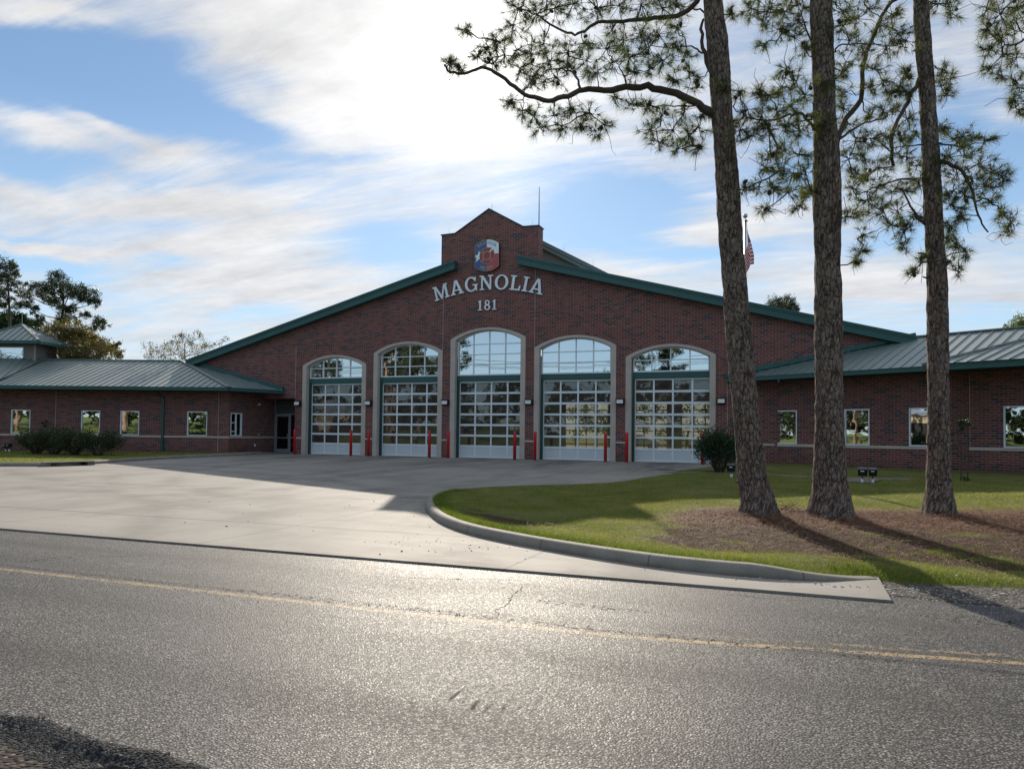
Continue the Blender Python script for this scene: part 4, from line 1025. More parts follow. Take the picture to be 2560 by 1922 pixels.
# crossing roof slope at the far left that meets the long slope in a valley
V0, V1 = LW(-14.30, 4.64, 5.95), LW(-13.69, -.33, 4.20)
up_ = Vector((0, 0, .05))
facet([V1 + up_, V0 + up_, LW(-15.2, 4.4, 6.02) + up_, LW(-24, 4.0, 6.0) + up_, LW(-24, -1.15, 4.15) + up_, LW(-15.6, -1.15, 3.98) + up_], -nl * .9 + dl * .35 - Vector((0, 0, .35)), .42)
# lantern over the west wing
Bc = LW(-14.63, 4.0, 0); cw, cdp = 3.35, 2.1
mb = MB(); mb.obox(Bc, dl, nl, (0, 0, 1), -cw, 0, 0, cdp, 5.2, 6.93); part(mb, 'lantern_wall', 'beige')
M['trim'] = varied('corner_trim', (.36, .33, .30), .7, .1)
mb = MB()
for (x, y) in ((0, 0), (0, cdp), (-cw, 0)): mb.obox(Bc, dl, nl, (0, 0, 1), x - .06, x + .02, y - .02, y + .06, 5.3, 6.92)
for x in (-.55, -1.1): pass
part(mb, 'corner_trim', 'trim')
wing_window(Bc - nl * .04, dl, nl, -3.0, -.74, 5.80, 6.68, False, .05)
ov = .75; zc_, zt_ = 7.03, 8.30
cc = [Bc + dl * a + nl * b + Vector((0, 0, zc_)) for a, b in ((-cw - ov, -ov), (ov, -ov), (ov, cdp + ov), (-cw - ov, cdp + ov))]
apx = Bc + dl * (-cw / 2) + nl * (cdp / 2) + Vector((0, 0, zt_))
for k in range(4):
    a, b = cc[k], cc[(k + 1) % 4]; mid = (a + b) / 2; facet([a, b, apx], mid - apx, .42, 'lantern_roof'); 
    mb = MB(); mb.bar(a - Vector((0, 0, .105)), b - Vector((0, 0, .105)), .10, .20); part(mb, 'lantern_fascia', 'green'); ridge_cap(a, apx, 'hip_cap', .2)
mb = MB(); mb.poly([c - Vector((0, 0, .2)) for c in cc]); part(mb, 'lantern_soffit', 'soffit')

# entrance in the recess
mb = MB()
X0, X1, YD = -15.36, -12.72, 1.5
for x, w in ((X0, .10), (X0 + 1.16, .10), (X1 - .08, .08)): mb.box(x, x + w, YD - .06, YD + .04, 0, 2.52)
mb.box(X0 + .1, X0 + 1.16, YD - .06, YD + .04, 2.42, 2.52); mb.box(X0 + 1.26, X1 - .08, YD - .06, YD + .04, 2.42, 2.52); mb.box(X0 + 1.26, X1 - .08, YD - .055, YD + .04, 0, .06); mb.box(X0 + 1.26, X1 - .08, YD - .055, YD + .04, .93, 1.0)
part(mb, 'entrance_frame', 'steel')
mb = MB(); a, b = X0 + .105, X0 + 1.155
for q in ((a, a + .09, .01, 2.415), (b - .09, b, .01, 2.415), (a + .09, b - .09, .01, .26), (a + .09, b - .09, 2.31, 2.415), (a + .09, b - .09, .92, .98)): mb.box(q[0], q[1], YD - .05, YD, q[2], q[3])
dd = part(mb, 'entrance_door', 'steel')
mb = MB(); mb.tube([(b - .05, YD - .05, .92), (b - .06, YD - .13, .95), (b - .10, YD - .14, 1.08), (b - .06, YD - .13, 1.21), (b - .05, YD - .05, 1.24)], .014, 8); part(mb, 'pull_handle', 'pole', dd, True)
mb = MB(); mb.box(a + .09, b - .09, YD - .03, YD - .02, .26, 2.31); part(mb, 'door_glass', 'glass_dark', dd)
mb = MB(); mb.box(X0 + 1.26, X1 - .08, YD - .03, YD - .02, .06, 2.42); part(mb, 'sidelight_glass', 'glass_dark')
mb = MB(); mb.box(X0, X1, YD + .05, YD + .08, 0, 3.4); part(mb, 'recess_back', 'dark')
mb = MB()
for k in range(8): z = 2.58 + k * .095; mb.hexa([(X0 + .02, YD - .07, z), (X1, YD - .07, z), (X1, YD, z + .05), (X0 + .02, YD, z + .05), (X0 + .02, YD - .07, z + .012), (X1, YD - .07, z + .012), (X1, YD, z + .062), (X0 + .02, YD, z + .062)])
mb.box(X0 - .0, X0 + .06, YD - .08, YD + .02, 2.53, 3.36)
part(mb, 'louvre', 'steel')
# downspouts
mb = MB(); mb.obox(LC, dl, nl, (0, 0, 1), -4.0, -3.88, -.10, -.02, .1, 3.35); mb.bar(LW(-3.94, -.06, 3.3), LW(-4.1, -1.05, zL - .22), .09, .07); mb.obox(LC, dl, nl, (0, 0, 1), -4.0, -3.88, -.18, -.03, .05, .13); part(mb, 'downspout', 'green')
mb = MB(); mb.box(13.02, 13.14, -.12, -.03, 0, 3.9); part(mb, 'downspout', 'green_dark')

# limbs (radius, radius, points) and needle masses (centre, radius) of the near pines
PINE={'A':([(0.13,0.03,[[14.29,-22.3,7.76],[13.86,-22.47,8.05],[13.3,-22.79,8.23],[12.81,-23.08,8.23],[12.3,-23.38,8.11],[11.9,-23.53,8.11],[11.56,-23.77,7.91],[11.25,-24.0,7.81],[10.91,-24.13,7.92],[10.58,-24.36,8.15],[10.28,-24.59,8.31],[9.98,-24.8,8.19],[9.68,-24.92,8.18],[9.57,-24.96,8.32]]),(0.085,0.02,[[14.29,-22.3,8.46],[14.09,-22.27,9.04],[14.01,-22.2,9.63],[14.06,-22.07,9.99],[13.81,-22.16,10.11]]),(0.09,0.02,[[14.15,-22.36,10.56],[13.91,-22.23,10.17],[13.52,-22.17,10.01],[12.94,-22.28,9.99],[12.46,-22.46,9.96],[11.93,-22.56,9.96],[11.68,-22.66,9.78],[11.42,-22.75,9.71],[11.05,-22.79,9.92],[10.71,-22.92,10.18],[10.3,-22.97,10.36]]),(0.03,0.01,[[14.05,-22.29,9.07],[13.85,-22.47,9.16],[13.49,-22.93,8.98],[13.09,-23.19,8.91]]),(0.03,0.01,[[14.08,-22.38,7.99],[13.75,-22.72,7.84],[13.38,-23.08,7.76],[12.96,-23.35,7.73]]),(0.035,0.01,[[12.68,-23.13,8.23],[12.64,-23.36,8.42],[12.53,-23.51,8.6]]),(0.04,0.01,[[11.85,-23.56,8.14],[11.69,-23.4,8.5],[11.46,-23.27,8.71],[11.05,-23.22,8.81],[10.71,-23.24,8.95]])],[(10.29,-22.94,10.38,0.34),(10.68,-22.85,10.23,0.34),(10.99,-22.6,10.43,0.34),(11.33,-22.36,10.59,0.34),(11.89,-22.42,10.35,0.31),(12.32,-22.24,10.43,0.31),(12.86,-22.64,10.12,0.3),(13.24,-22.3,10.15,0.3),(13.48,-21.94,10.36,0.3),(10.18,-22.91,10.07,0.25),(10.41,-22.64,10.84,0.34),(11.15,-23.13,10.47,0.33),(11.65,-22.7,10.64,0.33),(12.29,-22.8,10.48,0.33),(12.79,-22.29,10.67,0.33),(13.37,-22.16,10.63,0.33),(10.21,-25.33,8.68,0.13),(9.73,-25.03,8.29,0.14),(9.88,-24.96,8.21,0.11),(10.02,-24.41,8.68,0.14),(10.22,-24.39,8.85,0.17),(10.62,-24.79,8.66,0.19),(10.52,-24.24,8.7,0.23),(10.52,-23.6,9.13,0.23),(10.38,-24.48,8.44,0.14),(10.56,-23.52,8.78,0.24),(10.79,-23.48,9.03,0.26),(10.77,-22.62,9.71,0.25),(11.17,-23.33,8.92,0.26),(11.01,-23.37,8.63,0.24),(10.92,-23.82,8.32,0.2),(11.24,-23.14,8.64,0.24),(11.56,-23.39,9.0,0.26),(11.47,-23.08,8.86,0.24),(11.65,-22.65,9.53,0.27),(11.89,-23.19,8.86,0.26),(12.22,-23.64,8.36,0.2),(12.31,-23.31,8.96,0.26),(12.46,-23.46,8.58,0.23),(12.39,-22.13,9.72,0.28),(12.74,-23.17,8.78,0.26),(12.87,-23.39,8.37,0.17),(13.0,-23.31,9.12,0.23),(13.16,-23.29,8.85,0.22),(13.32,-23.24,9.1,0.22),(13.41,-23.25,8.57,0.22),(13.17,-23.32,8.41,0.17),(13.54,-22.87,9.08,0.23),(13.56,-22.46,9.58,0.23),(13.7,-22.41,8.98,0.21),(13.81,-22.52,8.62,0.17),(13.54,-22.83,8.4,0.14),(13.91,-22.24,8.43,0.15),(12.24,-22.56,9.74,0.15),(10.69,-24.34,7.75,0.14),(10.87,-24.16,7.6,0.17),(11.03,-23.93,7.56,0.17),(11.31,-24.39,7.11,0.16),(11.34,-23.61,7.65,0.2),(11.69,-24.18,7.17,0.16),(11.66,-23.59,7.78,0.17),(11.79,-23.33,7.52,0.17),(12.14,-23.86,7.48,0.17),(12.04,-23.12,7.45,0.17),(12.31,-23.52,7.37,0.14),(12.51,-23.25,7.97,0.11),(12.92,-23.57,7.63,0.14),(13.18,-23.51,7.64,0.17),(13.39,-23.25,7.5,0.22),(13.08,-22.77,7.45,0.2),(13.36,-23.42,6.93,0.14),(13.51,-22.59,7.46,0.23),(13.78,-22.3,7.44,0.23),(13.96,-22.09,7.65,0.21),(14.02,-22.58,7.07,0.14),(13.65,-22.95,6.93,0.14),(13.75,-22.71,7.78,0.17),(14.06,-22.25,7.87,0.15),(14.44,-22.45,8.25,0.17),(14.5,-22.06,7.65,0.21),(14.57,-21.6,10.15,0.15)]),'B':([(0.05,0.015,[[16.14,-22.01,7.32],[15.98,-22.28,7.49],[15.77,-22.58,7.46],[15.42,-22.82,7.3],[15.01,-22.97,7.32],[14.7,-22.99,7.58]]),(0.05,0.015,[[16.52,-21.76,7.05],[16.77,-21.87,7.26],[17.07,-21.86,7.38],[17.45,-21.83,7.48]]),(0.09,0.05,[[16.56,-21.63,7.12],[16.69,-21.37,7.62],[17.03,-21.13,8.17],[17.09,-21.0,8.93],[17.27,-20.82,9.5],[17.53,-20.62,10.16],[17.83,-20.4,10.56]]),(0.03,0.01,[[16.49,-21.77,8.9],[16.67,-21.91,8.97],[17.15,-21.94,8.88],[17.78,-21.81,8.76]]),(0.03,0.01,[[16.09,-21.92,9.15],[15.96,-21.75,9.64],[15.85,-21.69,10.05]]),(0.025,0.01,[[17.07,-21.12,8.14],[17.1,-21.21,7.91],[17.2,-21.28,7.75]])],[(14.96,-21.54,10.22,0.24),(15.32,-22.34,9.71,0.26),(15.6,-21.49,10.06,0.27),(15.85,-21.99,9.6,0.23),(15.18,-22.14,9.59,0.23),(15.5,-21.83,9.54,0.23),(15.77,-21.74,9.36,0.2),(15.98,-22.05,8.94,0.14),(15.21,-21.47,9.45,0.12),(15.96,-21.63,10.01,0.23),(15.18,-22.17,10.19,0.29),(15.72,-21.86,10.25,0.29),(16.52,-21.82,10.17,0.28),(17.08,-21.23,10.39,0.29),(15.64,-22.5,8.38,0.17),(15.82,-22.35,8.19,0.22),(15.56,-22.17,8.2,0.23),(15.35,-23.14,7.64,0.19),(15.18,-23.33,7.63,0.16),(15.99,-21.89,8.09,0.23),(15.72,-22.58,7.63,0.25),(15.47,-22.85,7.47,0.22),(15.22,-23.05,7.31,0.22),(14.96,-22.95,7.51,0.19),(14.81,-22.74,7.9,0.14),(14.83,-23.07,7.09,0.19),(15.06,-23.01,6.97,0.19),(15.35,-23.1,7.01,0.21),(15.62,-22.49,7.29,0.22),(15.88,-22.62,7.12,0.22),(16.08,-22.24,7.46,0.22),(16.3,-21.87,7.93,0.23),(16.32,-22.19,8.18,0.19),(15.36,-22.59,6.75,0.22),(15.62,-22.27,6.89,0.22),(15.88,-21.98,6.88,0.2),(15.25,-22.48,6.53,0.22),(15.53,-23.35,6.14,0.21),(15.77,-22.24,6.43,0.22),(15.98,-22.37,6.42,0.17),(15.14,-22.29,6.23,0.17),(15.43,-23.19,5.91,0.16),(15.67,-22.16,6.1,0.17),(15.94,-21.17,6.35,0.18),(15.26,-22.07,5.86,0.14),(15.88,-21.11,6.13,0.15),(16.09,-21.99,6.14,0.14),(14.89,-23.04,5.96,0.11),(16.68,-21.66,9.76,0.23),(16.99,-20.95,9.93,0.24),(16.66,-22.07,9.26,0.22),(17.22,-20.8,10.18,0.24),(17.42,-20.89,9.73,0.24),(16.77,-21.93,9.02,0.22),(17.04,-21.73,8.9,0.23),(16.75,-21.36,8.88,0.23),(16.68,-21.59,8.57,0.17),(17.31,-20.92,8.84,0.21),(17.46,-21.0,8.54,0.18),(17.2,-21.35,8.31,0.17),(17.66,-20.68,10.04,0.21),(17.65,-21.66,9.14,0.22),(17.8,-21.62,8.99,0.2),(17.54,-20.82,9.3,0.18),(16.77,-21.04,8.4,0.15),(16.71,-21.17,8.05,0.18),(17.21,-21.22,7.78,0.14),(16.81,-21.25,7.65,0.15),(17.39,-21.72,7.66,0.17),(16.38,-22.0,7.41,0.22),(16.91,-21.7,7.11,0.23),(17.14,-21.99,7.03,0.17),(16.79,-21.56,6.83,0.23),(17.05,-21.51,6.88,0.2),(16.85,-21.43,6.58,0.12),(16.75,-22.06,5.54,0.17),(17.13,-20.45,5.59,0.18),(17.02,-21.15,5.07,0.15),(16.93,-21.36,4.85,0.09)]),'C':([(0.07,0.05,[[18.19,-20.63,8.77],[18.06,-20.79,8.42],[17.85,-20.98,7.96],[17.58,-21.29,7.32],[17.61,-21.28,6.68]]),(0.07,0.02,[[18.49,-20.63,6.89],[18.7,-20.87,6.73],[18.92,-21.0,6.37],[19.03,-21.06,5.91],[19.1,-21.03,5.63],[19.27,-20.97,5.31]]),(0.04,0.01,[[18.33,-20.69,6.57],[17.81,-20.67,6.6],[17.39,-20.62,6.52],[16.98,-20.67,6.37]]),(0.06,0.02,[[18.37,-20.67,5.51],[18.17,-20.64,5.72],[18.01,-20.49,6.07],[17.84,-20.45,6.49]]),(0.03,0.01,[[18.49,-20.62,7.28],[18.93,-20.13,7.34],[19.37,-19.75,7.49],[19.65,-19.65,7.55]]),(0.03,0.01,[[19.03,-21.06,5.89],[19.28,-20.75,6.01],[19.57,-20.53,5.82],[19.86,-20.31,5.5]]),(0.03,0.01,[[18.19,-20.74,7.24],[17.86,-21.08,7.13],[17.44,-21.46,6.99]])],[(17.87,-21.07,8.62,0.17),(17.77,-20.87,8.43,0.18),(17.96,-20.95,8.22,0.17),(17.63,-20.93,8.31,0.15),(17.61,-21.09,7.89,0.17),(17.91,-20.77,7.8,0.21),(18.04,-20.7,7.51,0.21),(17.74,-21.08,7.29,0.2),(17.44,-21.42,7.26,0.2),(17.58,-21.33,6.93,0.26),(17.88,-20.94,6.97,0.23),(18.14,-20.52,6.91,0.24),(17.31,-21.5,6.62,0.25),(17.13,-20.48,6.78,0.24),(16.91,-20.51,6.58,0.21),(17.4,-20.55,6.51,0.24),(17.7,-20.24,6.48,0.24),(17.97,-20.18,6.5,0.24),(18.11,-20.76,6.51,0.23),(17.2,-20.56,6.28,0.24),(17.47,-20.87,5.95,0.23),(16.99,-20.45,6.13,0.21),(17.8,-20.29,6.06,0.24),(18.07,-20.48,5.92,0.21),(17.67,-20.44,5.73,0.18),(17.87,-20.54,5.27,0.15),(17.92,-20.58,5.61,0.18),(18.55,-20.76,8.71,0.17),(18.79,-20.13,8.78,0.15),(18.58,-20.41,8.51,0.18),(18.69,-20.37,8.33,0.12),(18.5,-20.67,10.09,0.23),(18.79,-20.18,10.15,0.21),(18.41,-20.48,7.61,0.18),(18.56,-20.5,7.67,0.15),(18.85,-20.05,7.54,0.21),(18.97,-20.39,7.45,0.18),(19.19,-19.99,7.51,0.18),(19.48,-19.74,7.54,0.18),(18.66,-20.8,6.93,0.26),(19.01,-20.27,7.07,0.24),(19.16,-20.76,6.73,0.23),(19.37,-20.71,6.56,0.23),(19.47,-21.11,6.32,0.19),(18.78,-20.85,6.55,0.23),(18.98,-21.09,6.36,0.2),(19.22,-21.05,6.18,0.22),(18.61,-21.39,6.06,0.19),(18.82,-21.25,5.99,0.19),(19.33,-20.87,5.91,0.2),(19.55,-20.65,5.76,0.17),(19.73,-20.59,5.56,0.17),(18.63,-21.24,5.79,0.19),(18.77,-21.24,5.58,0.14),(18.72,-20.46,5.63,0.18),(19.72,-20.32,5.46,0.11),(18.42,-20.77,6.76,0.2),(18.91,-20.08,5.33,0.15),(18.79,-21.63,4.82,0.11),(18.68,-20.66,4.88,0.14),(18.8,-20.82,4.61,0.11),(18.14,-20.85,4.94,0.12),(17.95,-21.35,4.55,0.11),(18.69,-20.32,5.43,0.18),(18.15,-20.92,10.34,0.26),(18.55,-21.54,9.85,0.25)]),'D':([(0.07,0.02,[[21.06,-19.6,10.56],[20.51,-19.82,9.95],[20.12,-19.86,9.44],[19.79,-19.98,9.37]]),(0.05,0.02,[[21.05,-19.61,8.77],[20.5,-19.82,8.41],[20.06,-19.88,8.39]])],[(19.5,-19.96,10.19,0.21),(19.61,-20.46,9.78,0.23),(19.98,-19.98,10.09,0.24),(19.43,-20.26,9.63,0.18),(19.72,-19.97,9.54,0.24),(20.06,-19.61,9.79,0.24),(19.52,-19.86,9.39,0.18),(19.73,-20.05,9.14,0.24),(20.07,-19.66,9.21,0.21),(19.52,-19.95,8.93,0.15),(19.71,-20.13,8.69,0.15),(19.95,-20.13,8.53,0.17),(19.94,-19.88,8.29,0.15),(20.07,-19.83,8.05,0.12),(20.44,-19.62,10.07,0.27),(20.49,-19.42,9.56,0.27),(20.39,-19.78,8.8,0.26),(20.33,-19.98,8.13,0.23),(19.73,-19.4,10.83,0.28),(19.96,-20.54,10.13,0.26)])}
# ------------------------------------------------------------------ signs
def ell(cx, cy, rx, ry, a0, a1, n):
    return [(cx + rx * math.cos(R(a0 + (a1 - a0) * i / n)), cy + ry * math.sin(R(a0 + (a1 - a0) * i / n))) for i in range(n + 1)]
GL = {
 'I': (.42, [(0, 0), (.42, 0), (.42, .09), (.295, .09), (.295, .91), (.42, .91), (.42, 1), (0, 1), (0, .91), (.125, .91), (.125, .09), (0, .09)], []),
 'L': (.78, [(0, 0), (.74, 0), (.78, .34), (.69, .34), (.62, .10), (.30, .10), (.30, .91), (.43, .91), (.43, 1), (0, 1), (0, .91), (.12, .91), (.12, .09), (0, .09)], []),
 'N': (.98, [(0, 0), (.34, 0), (.34, .085), (.225, .085), (.225, .76), (.735, 0), (.85, 0), (.85, .915), (.98, .915), (.98, 1), (.62, 1), (.62, .915), (.745, .915), (.745, .27), (.27, 1), (0, 1), (0, .915), (.12, .915), (.12, .085), (0, .085)], []),
 'M': (1.16, [(0, 0), (.34, 0), (.34, .085), (.225, .085), (.225, .78), (.53, 0), (.60, 0), (.905, .78), (.905, .085), (.80, .085), (.80, 0), (1.16, 0), (1.16, .085), (1.06, .085), (1.06, .915), (1.16, .915), (1.16, 1), (.87, 1), (.58, .25), (.29, 1), (0, 1), (0, .915), (.11, .915), (.11, .085), (0, .085)], []),
 'A': (1.0, [(0, 0), (.36, 0), (.36, .085), (.245, .085), (.30, .25), (.66, .25), (.715, .085), (.61, .085), (.61, 0), (1, 0), (1, .085), (.90, .085), (.60, 1), (.40, 1), (.10, .085), (0, .085)], [[(.33, .335), (.63, .335), (.485, .80)]]),
 'O': (1.0, ell(.5, .5, .49, .52, 0, 354, 28), [ell(.5, .5, .31, .43, 0, 350, 24)]),
 'G': (.98, ell(.48, .5, .47, .52, 52, 312, 22) + [(.83, .04), (.85, 0), (.90, 0), (.90, .40), (.98, .40), (.98, .48), (.58, .48), (.58, .40), (.73, .40), (.73, .18)] + ell(.48, .5, .30, .42, 305, 58, 18) + [(.76, .70), (.84, .70), (.84, 1.0), (.78, 1.0), (.765, .93)], []),
 '1': (.46, [(0, 0), (.46, 0), (.46, .085), (.315, .085), (.315, 1), (.22, 1), (.03, .87), (.03, .79), (.155, .82), (.155, .085), (0, .085)], []),
 '8': (.62, ell(.31, .28, .31, .29, -90, 52, 10) + ell(.31, .75, .265, .26, -52, 232, 18) + ell(.31, .28, .31, .29, 128, 266, 10), [ell(.31, .27, .165, .185, 0, 345, 16), ell(.31, .755, .135, .155, 0, 345, 16)]),
 'F': (.62, [(0, 0), (.36, 0), (.36, .08), (.27, .08), (.27, .46), (.5, .46), (.5, .56), (.27, .56), (.27, .90), (.54, .90), (.54, .76), (.62, .76), (.62, 1), (0, 1), (0, .92), (.11, .92), (.11, .08), (0, .08)], []),
 'E': (.68, [(0, 0), (.68, 0), (.68, .26), (.60, .26), (.58, .10), (.27, .10), (.27, .46), (.5, .46), (.5, .56), (.27, .56), (.27, .90), (.56, .90), (.56, .76), (.64, .76), (.64, 1), (0, 1), (0, .92), (.11, .92), (.11, .08), (0, .08)], []),
 'R': (.76, [(0, 0), (.36, 0), (.36, .08), (.27, .08), (.27, .44), (.36, .44), (.56, 0), (.76, 0), (.76, .08), (.69, .08), (.50, .46)] + ell(.42, .73, .26, .27, -60, 90, 8) + [(0, 1), (0, .92), (.11, .92), (.11, .08), (0, .08)], [[(.27, .54), (.42, .54), (.52, .63), (.52, .80), (.42, .91), (.27, .91)]]),
 'P': (.68, [(0, 0), (.36, 0), (.36, .08), (.27, .08), (.27, .44)] + ell(.40, .72, .28, .28, -90, 90, 10) + [(0, 1), (0, .92), (.11, .92), (.11, .08), (0, .08)], [[(.27, .54), (.40, .54), (.52, .63), (.52, .80), (.40, .91), (.27, .91)]]),
 'D': (.82, [(0, 0)] + ell(.40, .5, .42, .5, -90, 90, 12) + [(0, 1), (0, .92), (.11, .92), (.11, .08), (0, .08)], [[(.27, .10), (.40, .10), (.62, .28), (.66, .5), (.62, .72), (.40, .90), (.27, .90)]]),
 'T': (.76, [(.20, 0), (.56, 0), (.56, .08), (.46, .08), (.46, .90), (.68, .90), (.68, .74), (.76, .74), (.76, 1), (0, 1), (0, .74), (.08, .74), (.08, .90), (.30, .90), (.30, .08), (.20, .08)], []),
}
def put_text(txt, parent, h, cx, z0, rad, gap, y0, y1, m, name, sx=1.0, mats=None, up=1):
    """letters on an arc of radius rad (apex at z0); rad 0 is a straight line; up=-1 arcs like a smile"""
    ws = [(GL[c][0] if c != ' ' else .45) * h * sx for c in txt]; tot = sum(ws) + gap * (len(txt) - 1); s0 = -tot / 2
    for i, (c, w) in enumerate(zip(txt, ws)):
        mid = s0 + w / 2; s0 += w + gap
        if c == ' ': continue
        if rad:
            a = mid / rad; px, pz, t = cx + rad * math.sin(a), z0 - up * rad * (1 - math.cos(a)), up * a
        else: px, pz, t = cx + mid, z0, 0
        ax = Vector((math.cos(t), 0, -math.sin(t))); az_ = Vector((math.sin(t), 0, math.cos(t)))
        O = Vector((px, 0, pz)) - ax * w / 2
        mb = MB(); mb.prism([(p[0] * h * sx, p[1] * h) for p in GL[c][1]], O, ax, az_, Vector((0, 1, 0)), y0, y1, 0, [[(p[0] * h * sx, p[1] * h) for p in hh] for hh in GL[c][2]])
        mb.build(name, mats[i] if mats else m, parent)
t = thing('wall_lettering', 'large arched white word MAGNOLIA fixed to the brick gable', 'sign', (0, 0, 9))
put_text('MAGNOLIA', t, .80, -.02, 9.27, 10.8, .085, -.10, -.03, 'letter', 'letter')
t = thing('wall_number', 'small white station number 181 below the arched word on the gable', 'sign', (0, 0, 8.2))
put_text('181', t, .55, -.02, 8.15, 0, .13, -.09, -.03, 'letter', 'digit')
# fire department shield
em = thing('shield_sign', 'blue, white and red shield emblem with a red cross and star high on the parapet', 'sign', (-.04, 0, 11.1))
EX, EZ, ES = -.04, 11.16, .001605
def ep(x, y): return (EX + (x - 995) * ES, EZ - (y - 900) * ES * .92)
def sh_arc(x0, z0, x1, z1, bul, n=10):
    o_ = []
    for i in range(n + 1):
        t_ = i / n; o_.append((x0 + (x1 - x0) * t_, z0 + (z1 - z0) * t_ + bul * 4 * t_ * (1 - t_)))
    return o_
def shield(k):
    w = .70 + k; zt, zb_, r_ = 11.78, 10.52, .235
    return sh_arc(EX - w, zb_ - k * .3, EX + w, zb_ - k * .3, -r_ - k) + sh_arc(EX + w, zt + k * .3, EX - w, zt + k * .3, r_ + k)
YS = Vector((0, 1, 0)); XA = Vector((1, 0, 0)); ZA = Vector((0, 0, 1)); O0 = Vector((0, 0, 0))
mb = MB(); mb.prism(shield(.03), O0, XA, ZA, YS, -.17, -.02); mb.build('sign_box', 'black', em)
mb = MB(); mb.prism(shield(.018), O0, XA, ZA, YS, -.176, -.171); mb.build('gold_rim', 'gold', em)
bot = sh_arc(EX - .70, 10.52, EX, 10.52 - .235, -.06, 6); bot2 = sh_arc(EX, 10.52 - .235, EX + .70, 10.52, -.06, 6)
top2 = sh_arc(EX + .70, 11.78, EX, 11.78 + .235, .06, 6); top1 = sh_arc(EX, 11.78 + .235, EX - .70, 11.78, .06, 6)
zs_ = 11.22
mb = MB(); mb.prism(bot + top1, O0, XA, ZA, YS, -.182, -.177); mb.build('blue_field', 'blue', em)
mb = MB(); mb.prism(bot2 + [(EX + .70, zs_), (EX, zs_)], O0, XA, ZA, YS, -.182, -.177); mb.build('red_field', 'signred', em)
mb = MB(); mb.prism([(EX, zs_), (EX + .70, zs_)] + top2, O0, XA, ZA, YS, -.182, -.177); mb.build('white_field', 'letter', em)
mb = MB(); mb.prism([ep(*p) for p in [(578, 1140), (700, 1030), (735, 1020), (722, 930), (757, 830), (708, 705), (660, 860), (575, 875), (572, 925), (622, 1000)]], O0, XA, ZA, YS, -.186, -.183); mb.build('star', 'letter', em)
arms = [[(890, 790), (990, 755), (1100, 770), (1190, 635), (1000, 600), (800, 670)], [(1115, 790), (1140, 900), (1120, 1010), (1240, 1105), (1285, 880), (1245, 680)],
        [(1100, 1050), (1000, 1085), (880, 1060), (805, 1195), (1000, 1225), (1195, 1165)], [(875, 1040), (855, 900), (870, 810), (755, 735), (720, 930), (765, 1150)]]
mb = MB(); mb2 = MB()
for a_ in arms:
    pts = [ep(*p) for p in a_]; cx_, cz_ = sum(p[0] for p in pts) / 6, sum(p[1] for p in pts) / 6
    mb2.prism(pts, O0, XA, ZA, YS, -.190, -.187); mb.prism([(cx_ + (p[0] - cx_) * .88, cz_ + (p[1] - cz_) * .88) for p in pts], O0, XA, ZA, YS, -.194, -.191)
mb2.prism(ell(*ep(1000, 915), .245, .245, 0, 350, 24), O0, XA, ZA, YS, -.200, -.195); mb.prism(ell(*ep(1000, 915), .21, .21, 0, 350, 24), O0, XA, ZA, YS, -.204, -.201)
mb2.build('cross_outline', 'gold', em); mb.build('cross', 'maltese', em)
put_text('F', em, .17, EX, ep(1000, 915)[1] - .085, 0, 0, -.208, -.205, 'blue', 'centre_letter')
put_text('MAGNOLIA', em, .175, EX, ep(1000, 480)[1], .78, .012, -.187, -.1835, 'gold', 'letter', .8, ['gold'] * 4 + ['blue'] * 4)
put_text('FIRE DEPT', em, .16, EX, ep(1000, 1440)[1], 1.0, .014, -.187, -.1835, 'gold', 'letter', .8, None, -1)

# ------------------------------------------------------------------ fittings on the building
lamp = thing('wall_lamp', 'black wall floodlight on the brick pier left of the first bay', 'lamp', (-12.42, 0, 3.06), 'floodlights on the brick piers')
mb = MB(); mb.hexa([(-12.61, -.24, 2.97), (-12.23, -.24, 2.97), (-12.23, -.03, 2.90), (-12.61, -.03, 2.90), (-12.61, -.20, 3.20), (-12.23, -.20, 3.20), (-12.23, -.03, 3.21), (-12.61, -.03, 3.21)])
mb.box(-12.64, -12.20, -.27, -.03, 3.205, 3.235); mb.box(-12.50, -12.34, -.035, .0, 2.98, 3.14); mb.build('housing', 'black', lamp)
mb = MB(); mb.hexa([(-12.58, -.26, 2.975), (-12.26, -.26, 2.975), (-12.26, -.243, 2.97), (-12.58, -.243, 2.97), (-12.58, -.235, 3.17), (-12.26, -.235, 3.17), (-12.26, -.208, 3.17), (-12.58, -.208, 3.17)]); mb.build('lens', 'lens', lamp)
for k, nm in enumerate(['between the first and second bays', 'between the second and tallest bays', 'between the tallest and fourth bays', 'between the fourth and fifth bays', 'right of the fifth bay, by the bush']):
    x = [-7.45, -2.48, 2.48, 7.45, 12.45][k]; dup(lamp, (x, 0, 3.06), 'black wall floodlight on the brick pier ' + nm)
bol = thing('bollard', 'red bollard beside the glass entrance door, left of the first bay', 'bollard', (-11.95, -.95, 0), 'red bollards guarding the bay piers')
mb = MB(); mb.tube([(-11.95, -.95, -.1), (-11.95, -.95, 1.42), (-11.95, -.95, 1.47), (-11.95, -.95, 1.50)], [.083, .083, .068, .03], 16); mb.build('post', 'red', bol, True)
for k in range(3):
    mb = MB(); mb.tube([(-11.95, -.95, .98 + .12 * k), (-11.95, -.95, .995 + .12 * k)], .0855, 16, cap=True); mb.build('ridge', 'red', bol, True)
mb = MB(); mb.tube([(-11.95, -.95, -.02), (-11.95, -.95, .03)], .11, 16); mb.build('foot_ring', 'kerb', bol)
